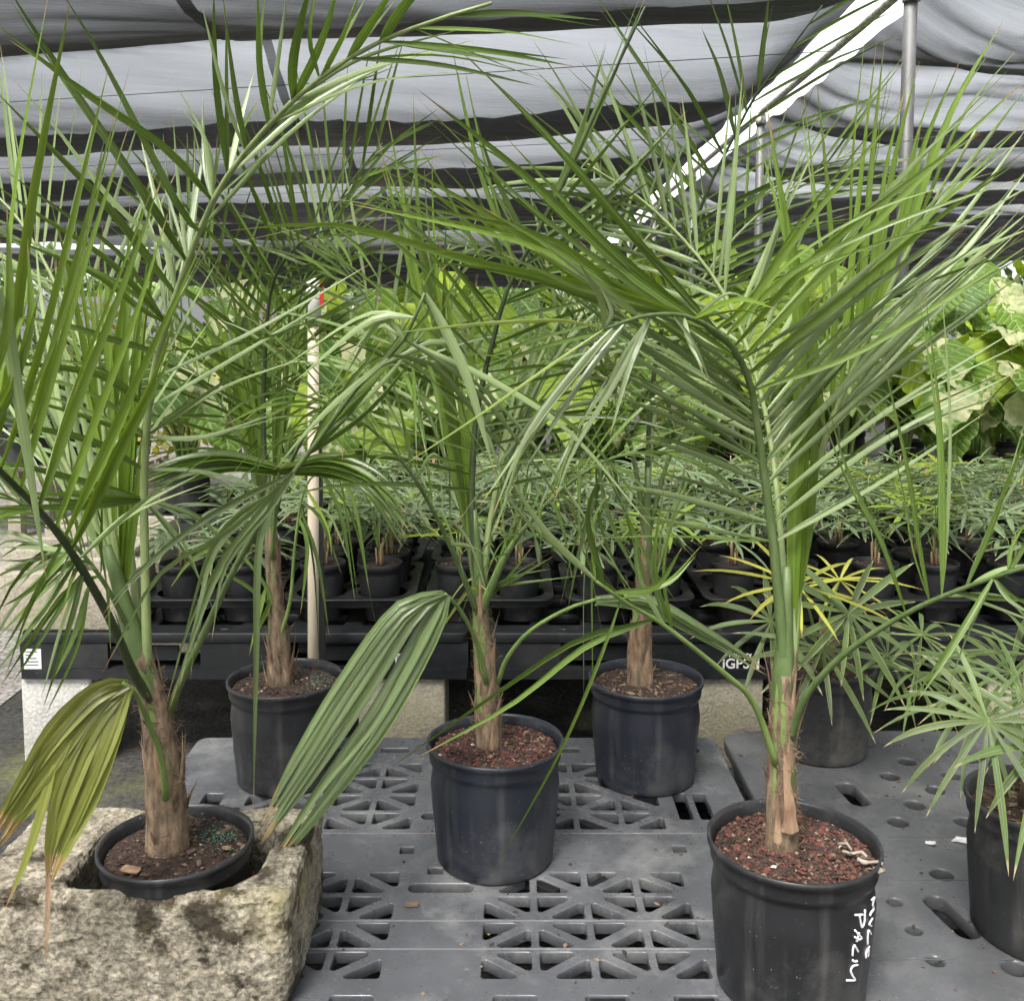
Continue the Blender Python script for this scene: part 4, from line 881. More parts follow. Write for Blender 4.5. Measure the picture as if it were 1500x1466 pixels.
p.frond([(946,800,2.355),(930,680,2.34),(895,560,2.3),(830,450,2.22),(740,380,2.12),(640,350,2.0)], .007, .002, 'rachis')
p.auto(15, .25, .98, .40, (60, 32), 15, .22, .015, up=(.3, -.5, 1))
p.frond([(950,780,2.355),(985,660,2.33),(1050,570,2.28),(1140,530,2.2),(1250,550,2.1)], .0065, .002, 'rachis')
p.auto(8, .25, .98, .38, (60, 30), 12, .25, .013, up=(-.3, -.5, 1))
p.frond([(948,780,2.36),(955,640,2.4),(985,500,2.43),(1050,380,2.45),(1140,290,2.45),(1250,220,2.42)], .007, .002, 'rachis_pale')
p.auto(14, .3, .98, .42, (52, 25), 15, .1, .014, up=(-.4, -1, .4))
p.frond([(944,850,2.35),(920,760,2.28),(885,690,2.2),(850,660,2.13)], .006, .002, 'petiole')
p.traced([(930,790,940,850,960,910),(900,720,870,790,868,1010,{'w':.012}),(885,690,850,800,830,900),(915,750,950,820,990,880),(870,680,900,780,975,910),(905,730,890,640,860,540)], .018, 'palm', 1, -.05)
p.frond([(942,900,2.35),(965,830,2.33),(985,760,2.3),(1010,700,2.28)], .005, .002, 'petiole')
p.traced([(960,840,985,760,1040,670),(970,810,1000,740,1050,720),(980,780,1000,700,1020,620)], .013, 'palm', -1, 0)

# ---- front right palm
p = Palm((.452, 1.525, ZP), .272, .244, M['pot'], 'potted palm at the front right, white writing on its pot', 51, red=1.0, chunks=1700)
p5 = p; p.twins = 2
p.trunk([(1145,1215,1.59),(1145,1180,1.588),(1146,1120,1.585),(1146,1050,1.58),(1148,985,1.58)], [.029, .024, .021, .019, .016], 12, 700)
me = blade_mesh('old_sheath', [A(1160,1222,1.545), A(1158,1180,1.548), A(1152,1140,1.555), A(1148,1096,1.56)], .022, VIEW, M['sheath'], 7, -.5, 1.3, .05, taper=1.2, off=p.base); link('old_sheath', me, p.e)
# arching frond to the left and towards the viewer
p.frond([(1150,985,1.575),(1140,870,1.57),(1127,750,1.56),(1110,630,1.54),(1098,560,1.52),(1068,503,1.47),(1012,466,1.38),(950,462,1.28),(885,482,1.18)], .0098, .002, 'rachis', 30)
p.traced([(1122,790,980,765,850,740),(1120,770,980,725,850,704),(1117,741,1030,710,950,690),(1115,715,1000,660,900,640),(1113,690,1000,620,880,570),(1110,665,990,590,860,520),(1107,640,990,560,850,470),(1104,615,970,530,820,420),(1101,590,970,500,800,400),(1098,570,960,470,790,370),(1090,545,940,440,750,330)], .0165, 'palm', -1, -.12, (-.9, .3))
p.traced([(1080,525,900,400,760,290,600,133),(1068,503,930,350,800,200,665,62,{'w':.02}),(1055,492,920,400,760,250,610,130),(1040,482,880,420,740,330,540,215,{'mat':'palm_young'}),(1030,475,900,430,777,360,500,296,{'mat':'palm_young','w':.02}),(1012,466,880,425,700,385,500,330,335,338,{'mat':'palm_young','w':.019,'dY':-.25}),(1000,465,880,440,760,400,600,380),(1045,485,930,440,820,370,700,300),(1075,515,960,420,860,330,740,200)], .0195, 'palm', 1, -.18, (-.5, .6))
p.traced([(948,463,920,540,893,640,{'w':.015}),(922,472,850,560,760,700),(912,475,800,600,700,745,{'w':.013}),(995,463,1010,500,1030,540),(890,482,800,540,700,610,578,690,{'mat':'lime','w':.008}),(905,477,840,545,770,640,720,760,{'w':.012}),(885,482,880,440,845,380),(880,482,820,470,700,475,555,490,{'mat':'lime','w':.011}),(935,466,890,430,800,360,{'w':.018}),(960,462,900,560,840,660,810,740,{'w':.013})], .014, 'palm_pleat', -1, -.06, (-.5, .5))
p.traced([(1134,790,1300,700,1450,600),(1133,770,1300,640,1500,540),(1131,745,1300,600,1510,470),(1128,715,1290,560,1500,400),(1124,690,1290,520,1480,350),(1120,665,1280,480,1450,320),(1117,645,1270,470,1420,330),(1112,615,1250,480,1400,370),(1106,590,1240,450,1400,330),(1100,570,1220,440,1380,300)], .0165, 'palm', -1, -.06, (-.8, .3))
p.traced([(1085,530,1200,410,1350,260,1510,110,{'w':.0235}),(1098,560,1220,450,1360,330,1510,215,{'w':.022}),(1070,505,1180,390,1300,290,1440,190),(1040,480,1100,440,1180,330,1330,150,{'w':.016}),(1012,466,1080,440,1135,452,{'w':.016}),(1090,540,1250,420,1400,280,1520,160),(1060,495,1160,400,1300,330,1500,260,{'w':.015}),(1100,575,1250,520,1400,430,1520,350)], .0195, 'palm_young', 1, -.10, (-.4, .6))
# tall spear and opening leaf
p.frond([(1160,980,1.585),(1168,870,1.59),(1180,760,1.6),(1205,655,1.61),(1232,582,1.61),(1262,515,1.6),(1300,430,1.58),(1360,310,1.55),(1430,190,1.5)], .0085, .002, 'rachis_pale')
p.traced([(1163,940,1165,740,1172,490,1122,146,{'w':.036}),(1166,930,1175,740,1178,520,1138,240,{'w':.032}),(1170,900,1188,740,1190,560,1155,330,{'w':.028}),(1208,651,1190,480,1150,300,1125,170),(1220,618,1222,440,1212,280,1195,105),(1232,581,1243,440,1262,260,1285,55),(1243,550,1262,430,1275,250,1296,55),(1255,525,1285,400,1310,240,1347,90),(1268,500,1300,390,1330,280,1350,180),(1285,465,1320,340,1350,220,1410,80),(1320,390,1350,280,1400,150,1470,30)], .0195, 'palm_young', 1, -.02, (-.4, .4))
p.traced([(1212,640,1330,500,1500,330),(1225,600,1350,470,1510,290),(1240,560,1380,420,1520,300),(1260,520,1400,380,1520,230),(1300,430,1400,330,1510,180),(1290,450,1400,380,1520,330),(1340,350,1420,240,1510,120)], .016, 'palm', -1, .06)
p.frond([(1152,965,1.6),(1145,800,1.68),(1120,600,1.76),(1060,430,1.82),(960,310,1.86),(860,240,1.88)], .0065, .002, 'rachis_pale')
p.auto(15, .35, .98, .42, (48, 25), 15, .1, .017, up=(.3, 1, .3))
# low frond to the right
p.frond([(1158,1085,1.57),(1180,1020,1.53),(1240,955,1.47),(1330,897,1.4),(1420,858,1.33),(1520,825,1.26)], .0065, .0025, 'rachis')
p.traced([(1334,893,1290,790,1241,690,1203,560,{'w':.0105}),(1353,884,1345,790,1330,690,1292,518,{'w':.010}),(1379,872,1383,780,1378,620,1353,410,{'w':.0125}),(1418,858,1450,780,1480,700,1520,600,{'w':.017}),(1470,845,1500,800,1540,740)], .013, 'palm', 1, .0, (-.6, .6))
p.traced([(1395,868,1450,875,1520,880),(1460,848,1400,940,1345,1025),(1455,850,1480,880,1520,905),(1420,857,1460,835,1510,825,{'face':-1,'w':.018})], .014, 'palm', 1, -.04)
# low frond to the left with long drooping blades
p.frond([(1138,1120,1.57),(1104,1030,1.53),(1060,985,1.48),(976,918,1.41),(920,884,1.36),(873,851,1.31)], .006, .002, 'petiole')
p.traced([(965,912,850,935,740,1005,560,1132,{'w':.019,'solo':1}),(960,908,860,945,750,1030,610,1110,{'w':.016,'solo':1}),(905,880,880,960,820,1100,718,1285,{'w':.0125,'mat':'palm_young','solo':1}),(975,915,940,850,930,770,{'face':-1}),(930,888,880,850,850,800),(900,870,960,860,1000,800),(880,855,860,760,880,690),(985,925,960,830,975,700),(873,851,800,780,740,690,{'face':-1})], .015, 'palm', 1, -.08)
# curled dry strip on the soil
b = MB(); b.tube([(.07 + .012 * math.sin(k * .9) + k * .0022, -.015 - k * .0035 + .008 * math.cos(k * .9), .244 - .006 + .004 * math.sin(k * 1.7)) for k in range(22)], .0028, 6); b.build('dry_curl', M['sticker'] if False else M['wood'], p.soil)
# white handwriting on the pot
def on_pot(u, v):
    o_ = Vector((0, 0, EYE)); d = (at(u, v, 1.0) - o_).normalized(); c = p5.base
    t = 1.2; best = None
    while t < 2.2:
        q = o_ + d * t; h = q.z - c.z; r = .136 * .86 + .0165 * min(1, max(0, h / (.244 * .85)))
        dd = math.hypot(q.x - c.x, q.y - c.y) - r - .0008
        if best is None or abs(dd) < best[0]: best = (abs(dd), q)
        if dd < 0: return q
        t += .0015
    return best[1]
ST = [[(415,470),(505,465)], [(465,470),(478,540),(492,610),(520,560),(530,410)], [(412,645),(450,690),(492,735)], [(492,735),(455,755),(412,725)], [(462,672),(432,778)], [(385,940),(390,870),(405,820),(425,850),(450,890)],
      [(385,990),(410,1010),(438,1000)], [(445,1045),(390,1060),(365,1110),(385,1170),(415,1215),(400,1225),(315,1225)], [(605,300),(640,268),(618,340),(628,400),(600,440),(585,480)], [(615,505),(580,575),(605,598)], [(600,690),(570,650),(560,740),(560,810)], [(580,830),(545,900),(540,965)], [(572,870),(562,950)]]
for st in ST:
    pts = [on_pot(1200 + a / 7.883, 1280 + c / 7.883) - p.base for a, c in st]
    b = MB(); b.tube(crom(pts, max(6, 4 * len(pts))), .00165, 6); b.build('handwriting', M['paint'], p.pot)

# ------------------------------------------------------------------ the two big lady palms
def fan(parent, off, hub, normal, updir, n, L, spread, mat, w=.016, r=rnd, droop=.25):
    normal = Vector(normal).normalized(); a0 = Vector(updir); a0 = (a0 - normal * a0.dot(normal)).normalized(); b0 = normal.cross(a0)
    for k in range(n):
        a = R(-spread / 2 + spread * (k + .5) / n + r.uniform(-4, 4)); D = a0 * math.cos(a) + b0 * math.sin(a) + normal * r.uniform(-.05, .25); l = L * r.uniform(.8, 1.1)
        dr = droop * r.uniform(.5, 1.4)
        pts = [hub, hub + D * l * .4 + Vector((0, 0, -dr * l * .1)), hub + D * l * .75 + Vector((0, 0, -dr * l * .45)), hub + D * l + Vector((0, 0, -dr * l))]
        me = blade_mesh('segment', pts, w * r.uniform(.7, .95), normal, M[mat], 7, .3, .2, .45, off=off, taper=2.2); link('segment', me, parent)
class Lady:
    def __init__(s, base, D, H, potmat, label, seed):
        s.base = Vector(base); s.e = empty('potted_lady_palm', s.base); tag(s.e, label, 'potted palm', 'lady palms beside the front right palm'); s.r = random.Random(seed)
        make_pot(s.e, D, H, M[potmat]); make_soil(s.e, D, H - .03, 300, .5, seed, mulch=True)
        s.H = H
    def leaf(s, hub, normal, updir, n=10, L=.17, spread=300, mat='rhapis', w=.016, droop=.25, start=(0, 0)):
        h = at(*hub); b0 = s.base + Vector((start[0], start[1], s.H - .02)); mid = b0.lerp(h, .5) + Vector((0, 0, .04))
        b = MB(); b.tube([q - s.base for q in crom([b0, mid, h], 8)], [.004] * 5 + [.0028] * 4, 6); f = b.build('leaf', M['petiole'], s.e)
        fan(f, s.base, h, normal, updir, n, L, spread, mat, w, s.r, droop)
    def stem(s, x, y, h):
        b = MB(); b.tube([(x, y, s.H - .03), (x + .004, y, s.H + h * .5), (x, y + .005, s.H + h)], [.011, .010, .007], 9); o = b.build('stem', M['trunk'], s.e)
l = Lady((.775, 2.42, ZP), .265, .225, 'pot_old', 'yellowing lady palm in a scuffed black pot behind the front right palm', 61)
l.stem(0, 0, .12); l.stem(.03, .02, .09)
l.leaf((1168,857,2.30), (0,-.35,.94), (0,-.3,.3), 12, .235, 350, 'rhapis_yellow', .015, .12)
l.leaf((1243,897,2.24), (.1,-.85,.5), (0,0,-1), 13, .20, 320, 'rhapis', .019, .1)
l.leaf((1205,950,2.28), (-.1,-.8,.6), (0,0,-1), 11, .20, 300, 'rhapis', .017, .15)
l.leaf((1350,930,2.35), (.2,-.5,.8), (1,0,-.2), 10, .18, 320, 'rhapis', .013, .4)
l.leaf((1130,910,2.36), (-.3,-.6,.7), (-1,0,-.3), 10, .19, 300, 'rhapis', .018, .2)
l.leaf((1230,850,2.45), (0,-.2,1), (1,0,0), 11, .2, 340, 'rhapis_yellow', .012, .15)
l.leaf((1300,960,2.3), (.3,-.5,.8), (1,0,-.2), 10, .19, 320, 'rhapis', .014, .3)
l.leaf((1340,985,2.25), (.3,-.6,.7), (.3,0,-1), 9, .15, 300, 'rhapis', .011, .4)
l = Lady((.935, 1.66, ZP), .27, .244, 'pot_old', 'green lady palm in a dusty pot at the right edge', 62)
l.stem(0, 0, .14); l.stem(-.03, .02, .1)
l.leaf((1447,1056,1.56), (-.25,-.8,.55), (-.4,0,-1), 14, .165, 310, 'rhapis', .0125, .25)
l.leaf((1500,1020,1.66), (0,-.6,.8), (-1,0,-.2), 12, .20, 330, 'rhapis', .013, .2)
l.leaf((1480,985,1.80), (-.2,-.4,.9), (-1,0,0), 12, .20, 330, 'rhapis', .013, .25)
l.leaf((1530,1090,1.55), (0,-.8,.6), (0,0,-1), 11, .18, 320, 'rhapis', .015, .2)
l.leaf((1520,960,1.76), (0,-.3,1), (-1,0,0), 12, .21, 330, 'rhapis', .011, .2)
l.leaf((1425,1020,1.85), (-.3,-.5,.8), (-1,0,-.3), 11, .18, 320, 'rhapis', .011, .35)

# ------------------------------------------------------------------ trays of young lady palms
def tray_mesh():
    w, d = .40, .50; o = [rect(-w/2, w/2, -d/2, d/2, .05)]; 
    for i in (-1, 1):
        for j in (-1, 0, 1): o.append(circle(i * .095, j * .155, .076, None, 18))
    for j in (-.5, .5): o.append(circle(0, j * .155, .022, .03, 10))
    return plate('tray_top', o, .008, M['tray'], .002)
def tray_skirt(): 
    b = MB(); w, d = .385, .485; pl = rect(-w/2, w/2, -d/2, d/2, .05); n = len(pl)
    for z0, z1, s0, s1 in ((.052, .0725, .985, 1.0),):
        b.add([(x*s0, y*s0, z0) for x, y in pl] + [(x*s1, y*s1, z1) for x, y in pl], [(i, (i+1) % n, n + (i+1) % n, n + i) for i in range(n)])
    return b.mesh('tray_skirt', M['tray'])
def tray_cup():
    b = MB(); b.lathe([(.062, .002), (.065, .02), (.074, .074)], 14)
    return b.mesh('cup', M['tray'])
TT, TS, TCUP = tray_mesh(), tray_skirt(), tray_cup()
small_pot_me = None
def fan_mesh(name, n, L, w, mat, r, droop=.25):
    b = MB(); hubh = .0
    for k in range(n):
        a = R(-140 + 280 * (k + .5) / n + r.uniform(-8, 8)); D = Vector((math.sin(a), math.cos(a), r.uniform(-.1, .35))).normalized(); l = L * r.uniform(.75, 1.1); dr = droop * r.uniform(.3, 1.5)
        Sd = Vector((math.cos(a), -math.sin(a), 0)); segs = 4
        for i in range(segs + 1):
            t = i / segs; p = D * l * t + Vector((0, 0, -dr * l * t * t)); ww = w * .5 * (.2 + .8 * math.sin(min(1, t / .5) * 1.57)) if t < .5 else w * .5 * max(.12, 1 - ((t - .5) / .5) ** 2.4)
            b.v += [tuple(p - Sd * ww + Vector((0,0,ww*.4))), tuple(p), tuple(p + Sd * ww + Vector((0,0,ww*.4)))]; b.uv += [(0, t), (.5, t), (1, t)]
        o = len(b.v) - 3 * (segs + 1)
        for i in range(segs): q = o + i * 3; b.f += [(q, q+1, q+4, q+3), (q+1, q+2, q+5, q+4)]
    return b.mesh(name, mat)
rs = random.Random(99)
FANS = [fan_mesh('leaf', rs.choice((5, 6, 7, 8)), rs.uniform(.11, .15), rs.uniform(.011, .016), M['rhapis_small'], rs) for _ in range(10)] + [fan_mesh('leaf', 6, .12, .013, M['lime'], rs)]
def small_pot():
    b = MB(); b.lathe([(.002,.003),(.054,.003),(.056,0),(.058,.004),(.066,.095),(.0655,.108),(.070,.110),(.0715,.128),(.070,.130),(.067,.128),(.064,.10),(.056,.02)], 24); return b.mesh('pot', M['pot_small'])
SP = small_pot()
def small_soil():
    b = MB(); n = 14; b.add([(0,0,.119)] + [(.064*math.cos(6.283*k/n), .064*math.sin(6.283*k/n), .115 + .003*rs.random()) for k in range(n)], [(0, 1+k, 1+(k+1) % n) for k in range(n)], [(.05, .5)] * (n + 1))
    for i in range(60):
        a = rs.uniform(0, 6.28); q = .06 * math.sqrt(rs.random()); s_ = rs.uniform(.002, .005); c = Vector((q*math.cos(a), q*math.sin(a), .119)); t = rs.choice((.05, .1, .75, .85))
        b.add([c + Vector((s_,0,0)), c + Vector((-s_*.5,s_*.7,0)), c + Vector((-s_*.5,-s_*.7,0)), c + Vector((0,0,s_*.7))], [(0,1,3),(1,2,3),(2,0,3)], [(t, .5)] * 4)
    return b.mesh('soil', M['chunk'], False)
SS = small_soil()
def small_stem():
    b = MB()
    for k in range(4): a = k * 1.7; b.tube([(0.008*math.cos(a), .008*math.sin(a), .11), (.012*math.cos(a), .012*math.sin(a), .16 + .015*k)], [.0042, .003], 6)
    return b.mesh('stem', M['sheath'])
SST = small_stem()
PET = []
ORD = 'first second third fourth fifth sixth seventh eighth ninth tenth eleventh twelfth'.split()
def young_lady(x, y, z, label, big=1.0, pot=True):
    e = empty('young_lady_palm', (x, y, z), rs.uniform(0, 6.28)); tag(e, label, 'potted palm', 'young lady palms in trays')
    link('pot', SP, e); link('soil', SS, e); link('stem', SST, e)
    n = rs.randint(4, 9); limy = rs.choice((.02, .02, .05, .4))
    for k in range(n):
        a = k * 2.4 + rs.uniform(-.4, .4); h = rs.uniform(.14, .27) * big; q = rs.uniform(.03, .11); hub = Vector((q * math.cos(a), q * math.sin(a), .12 + h - .04))
        me = FANS[10] if rs.random() < limy else FANS[rs.randrange(10)]
        b = MB(); b.tube([(0, 0, .14), (hub.x * .4, hub.y * .4, .13 + h * .6), tuple(hub)], .0018, 4, False); pm = b.build('petiole', M['petiole'], e)
        f = link('leaf', me, e, hub, (rs.uniform(-.5, .2), rs.uniform(-.3, .3), a - 1.57 + rs.uniform(-.4, .4))); sc = rs.uniform(.85, 1.4); f.scale = (sc, sc, sc)
rows = [(2.93, [(-.93, 'behind the left palm'), (-.50, 'left of the white pole'), (-.07, 'behind the middle palm'), (.36, 'behind the back right palm'), (.79, 'behind the front right palm'), (1.22, 'behind the lady palms'), (1.65, 'at the right edge'), (2.08, 'beyond the right edge')]),
        (3.44, [(-.95, ''), (-.52, ''), (-.09, ''), (.34, ''), (.77, ''), (1.20, ''), (1.63, ''), (2.06, '')]),
        (4.08, [(-.93, ''), (-.50, ''), (-.07, ''), (.36, ''), (.79, ''), (1.22, ''), (1.65, ''), (2.08, '')]), (4.60, [(-.93, ''), (-.50, ''), (-.07, ''), (.36, ''), (.79, ''), (1.22, ''), (1.65, ''), (2.08, ''), (2.5, '')])]
RN = ('front', 'second', 'third', 'fourth')
for r_, (y, xs) in enumerate(rows):
    cnt = 0
    for i, (x, lb) in enumerate(xs):
        e = empty('tray', (x, y + .25, ZB + .002), rs.uniform(-.02, .02)); tag(e, 'black plant tray, %s from the left in the %s tray row' % (ORD[i], RN[r_]), 'tray', 'plant trays on the back pallets')
        link('skirt', TS, e); link('top', TT, e, (0, 0, .076))
        for a in (-1, 1):
            for c in (-1, 0, 1): link('cup', TCUP, e, (a * .095, c * .155, 0))
        spots = [(a, c) for a in (-1, 1) for c in (-1, 0, 1)]
        for k, (a, c) in enumerate(spots):
            if r_ < 2:
                if rs.random() < (.0 if (c == -1 and r_ == 0) else .35): continue
            elif rs.random() < .3: continue
            cnt += 1
            side = 'left' if a < 0 else 'right'; dep = ('front', 'middle', 'back')[c + 1]
            young_lady(x + a * .095 + rs.uniform(-.008, .008), y + .25 + c * .155 + rs.uniform(-.008, .008), ZB + .046, 'young lady palm, %s %s in the %s tray of the %s tray row' % (dep, side, ORD[i], RN[r_]), rs.uniform(.6, 1.3) * (.92, .82, .58, .42)[r_])

# ------------------------------------------------------------------ elephant ears
def aloc_leaf(name, L, W_, mat, r, curl=.15, wav=.02):
    b = MB(); rows_ = 11; cols = 4
    for sgn in (-1, 1):
        o = len(b.v)
        for i in range(rows_ + 1):
            s = -.34 + 1.34 * i / rows_
            if s < 0: wd = .80 * math.sqrt(max(0, 1 - (s / -.34) ** 2)) ** .8 * (1 - .25 * (-s / .34)); inner = min(wd, .55 * (-s) ** .8 * .45)
            else: wd = .82 * (1 - s ** 1.7) * (1 + .28 * math.sin(s * math.pi)); inner = 0
            if i == rows_: wd = .0
            for j in range(cols + 1):
                x = inner + (wd - inner) * j / cols
                z = .22 * abs(x) * W_ - curl * L * (max(0, s) ** 2) - .5 * W_ * x * x * .5 + wav * math.sin(s * 17 + sgn) * (x ** 1.5) + wav * .4 * math.sin(s * 31 + x * 8)
                b.v.append((sgn * x * W_, s * L, z)); b.uv.append((.5 + sgn * x * .5, s))
        for i in range(rows_):
            for j in range(cols):
                q = o + i * (cols + 1) + j; f = (q, q + 1, q + cols + 2, q + cols + 1); b.f.append(f if sgn > 0 else f[::-1])
    return b.mesh(name, mat)
ra = random.Random(17)
AG = [aloc_leaf('leaf', ra.uniform(.28, .40), ra.uniform(.15, .21), M['aloc'], ra, ra.uniform(.1, .25), ra.uniform(.015, .03)) for _ in range(5)]
AV = [aloc_leaf('leaf', ra.uniform(.22, .34), ra.uniform(.13, .18), M['aloc_var'], ra, ra.uniform(.1, .3), ra.uniform(.015, .03)) for _ in range(5)]
def big_pot_me():
    b = MB(); b.lathe(pot_profile(.27, .24), 28); return b.mesh('pot', M['pot'])
BP = big_pot_me()
def big_soil_me():
    b = MB(); n = 16; b.add([(0,0,.215)] + [(.124*math.cos(6.283*k/n), .124*math.sin(6.283*k/n), .205) for k in range(n)], [(0, 1+k, 1+(k+1) % n) for k in range(n)]); return b.mesh('soil', M['soil'])
BS = big_soil_me()
def elephant_ear(x, y, z, label, h, n, var, face=-1.57):
    e = empty('elephant_ear_plant', (x, y, z)); tag(e, label, 'potted plant', 'potted elephant ears'); link('pot', BP, e); link('soil', BS, e)
    for k in range(n):
        a = k * 2.4 + ra.uniform(-.5, .5); hh = h * (ra.uniform(.25, .8) if k % 3 else ra.uniform(.75, 1.05)); q = ra.uniform(.10, .34)
        hub = Vector((q * math.cos(a), q * math.sin(a), .21 + hh)); v_ = var and ra.random() < (.8 if hh < h * .6 else .45)
        b = MB(); b.tube(crom([(.02*math.cos(a), .02*math.sin(a), .2), (q*.35*math.cos(a), q*.35*math.sin(a), .21 + hh*.55), tuple(hub)], 6), [.012, .011, .010, .009, .007, .006, .005], 6)
        # leaf blades face the light and lean outwards
        da = a if ra.random() < .3 else face + ra.uniform(-1.0, 1.0)
        lf = link('leaf', (AV if v_ else AG)[ra.randrange(5)], e, hub, (ra.uniform(-1.35, -.35), ra.uniform(-.35, .35), da - 1.57)); sc = ra.uniform(.8, 1.22); lf.scale = (sc, sc, sc)
        pt = b.build('petiole', M['petiole'], e)
PLZ = .302
spots = []
for r_, (y, xs) in enumerate([(5.45, (-1.75, -1.25, -.72, -.2, .32, .85, 1.38, 1.9, 2.42, 2.95, 3.5)), (6.15, (-1.5, -.9, -.4, .15, .7, 1.25, 1.8, 2.35, 2.9, 3.45, 4.0)), (6.95, (-.55, .1, .75, 1.4, 2.05, 2.7, 3.35, 4.0, 4.6)), (7.5, (0.2, 1.0, 1.8, 2.6, 3.4, 4.2))]):
    for i, x in enumerate(xs): spots.append((x + ra.uniform(-.08, .08), y + ra.uniform(-.08, .08), r_, i))
for (x, y, r_, i) in spots:
    right = x > 1.3
    h = (.78 if r_ == 0 else 1.0 if r_ == 1 else 1.12) * (1.12 if right else 1.0) * ra.uniform(.85, 1.1)
    z = PLZ if y < 7.6 and (-2.0 < x < 4.85) else .004
    elephant_ear(x, y, z, '%s elephant ear plant, %s from the left in their %s row' % ('cream splashed' if r_ == 0 else 'green leaved', ORD[i], ('front', 'second', 'third', 'rearmost')[r_]), h, 10 if r_ == 0 else 10, r_ == 0 or (r_ == 1 and i % 2 == 0))

# ------------------------------------------------------------------ shrubs and far things
def shrub(name, loc, h, rx, mat, label, n=500, leaf=.05, seed=0, pot=True, group='shrubs in the distance', cat='shrub', z0=.25):
    r = random.Random(seed); e = empty(name, loc); tag(e, label, cat, group)
    b = MB()
    for k in range(n):
        while True:
            q = Vector((r.uniform(-1, 1), r.uniform(-1, 1), r.uniform(-1, 1)))
            if q.length < 1: break
        q = q.normalized() * (q.length ** .5); lump = .78 + .45 * noise.noise(q * 2.2 + Vector((seed, 0, 0)))
        c = Vector((q.x * rx * lump, q.y * rx * lump, z0 + (h - z0) * (.5 + .5 * q.z * lump)))
        D = (q + Vector((r.uniform(-.8, .8), r.uniform(-.8, .8), r.uniform(-.3, .9)))).normalized(); Sd = D.cross(Vector((r.uniform(-1, 1), r.uniform(-1, 1), r.uniform(-1, 1)))).normalized(); l = leaf * r.uniform(.7, 1.4)
        b.add([c, c + D * l * .5 + Sd * l * .24, c + D * l, c + D * l * .5 - Sd * l * .24], [(0, 1, 2, 3)], [(.5, 0), (1, .4), (.5, .85), (0, .4)])
    b.build('crown', mat, e, smooth=False)
    b = MB()
    for k in range(5): a = k * 1.3; b.tube([(0, 0, .1), (.15*rx*math.cos(a), .15*rx*math.sin(a), h * .4), (.5*rx*math.cos(a), .5*rx*math.sin(a), h * .75)], [.02, .014, .006], 6)
    b.build('stems', M['bark'], e)
    if pot: link('pot', BP, e); link('soil', BS, e)
def far(u, Y, z=0): q = at(u, 480, Y); return (q.x, Y, z)
shrub('shrub', far(530, 10.5), 1.62, .42, M['shrub'], 'round dark green shrub beyond the white pole', 1500, .07, 3)
for k, (u, Y, h, m, lb) in enumerate([(500, 11.6, 1.66, 'shrub_red', 'orange tipped shrub behind the round dark one, left'), (570, 11.8, 1.70, 'shrub_red', 'orange tipped shrub behind the round dark one, right'), (615, 12.5, 1.66, 'shrub_yellow', 'yellow shrub right of the orange ones'),
        (150, 9.0, 1.72, 'shrub_yellow', 'yellow leaved shrub behind the left palm'), (100, 8.2, 1.35, 'shrub', 'dark shrub at the far left behind the blades'), (205, 8.0, 1.25, 'shrub', 'dark shrub behind the left palm stalk'), (262, 7.6, 1.30, 'shrub_yellow', 'yellow green shrub right of the left palm stalk'),
        (30, 10.5, 1.55, 'shrub', 'dark shrub at the left edge'), (330, 9.4, 1.55, 'shrub', 'dark shrub behind the back left palm'), (400, 12, 1.65, 'shrub_yellow', 'yellow shrub far behind the back left palm'), (250, 12, 1.6, 'shrub', 'far dark shrub in the left distance')]):
    shrub('shrub', far(u, Y), h, .42, M[m], lb, 700, .085, 40 + k)
for k in range(11):
    x = 2.3 + k * .62; shrub('hedge_shrub', (x, 9.2 + .3 * (k % 2), 0), 1.92 + .1 * math.sin(k * 2.1), .5, M['shrub'], 'dark broadleaf shrub in the row behind the elephant ears, %s from the left' % ORD[k], 600, .13, 80 + k, False, 'dark shrubs behind the elephant ears')
for k, (u, Y, lb) in enumerate([(15, 6.2, 'black pot on the wooden rack at the left edge, nearest'), (45, 6.4, 'black pot on the wooden rack at the left edge, second'), (75, 6.6, 'black pot on the wooden rack, third'), (110, 6.8, 'black pot on the wooden rack, right end'), (-20, 6.3, 'black pot on the wooden rack, left end')]):
    x, y, z = far(u, Y); e = empty('potted_shrub', (x, y, .45)); tag(e, lb + ', with a leafy plant', 'potted plant', 'potted plants on the wooden rack'); link('pot', BP, e); link('soil', BS, e)
    b = MB(); r = random.Random(k)
    for q in range(160):
        v = Vector((r.gauss(0, .13), r.gauss(0, .13), .24 + abs(r.gauss(.2, .12)))); D = Vector((r.uniform(-1, 1), r.uniform(-1, 1), r.uniform(-.2, 1))).normalized(); Sd = D.orthogonal().normalized(); l = r.uniform(.05, .1)
        b.add([v, v + D*l*.5 + Sd*l*.2, v + D*l, v + D*l*.5 - Sd*l*.2], [(0,1,2,3)], [(.5,0),(1,.4),(.5,.85),(0,.4)])
    b.build('foliage', M['shrub'], e, smooth=False)
x, y, z = far(45, 6.45); e = empty('wooden_rack', (x, y, 0)); tag(e, 'low grey wooden rack carrying pots at the left edge', 'rack')
for k in range(5): b = MB(); b.box(-.75, .75, -.32 + k*.14, -.32 + k*.14 + .10, .425, .448); b.build('slat', M['wood'], e, smooth=False)
for sx_ in (-.68, 0, .68):
    for sy_ in (-.28, .28): b = MB(); b.box(sx_ - .04, sx_ + .04, sy_ - .04, sy_ + .04, 0, .424); b.build('leg', M['wood'], e, smooth=False)
b = MB(); b.box(-30, 30, 54, 54.3, 0, 3.0)
for k in range(31): b.box(-30 + k*2 - .05, -30 + k*2 + .05, 53.9, 54, 0, 3.1)
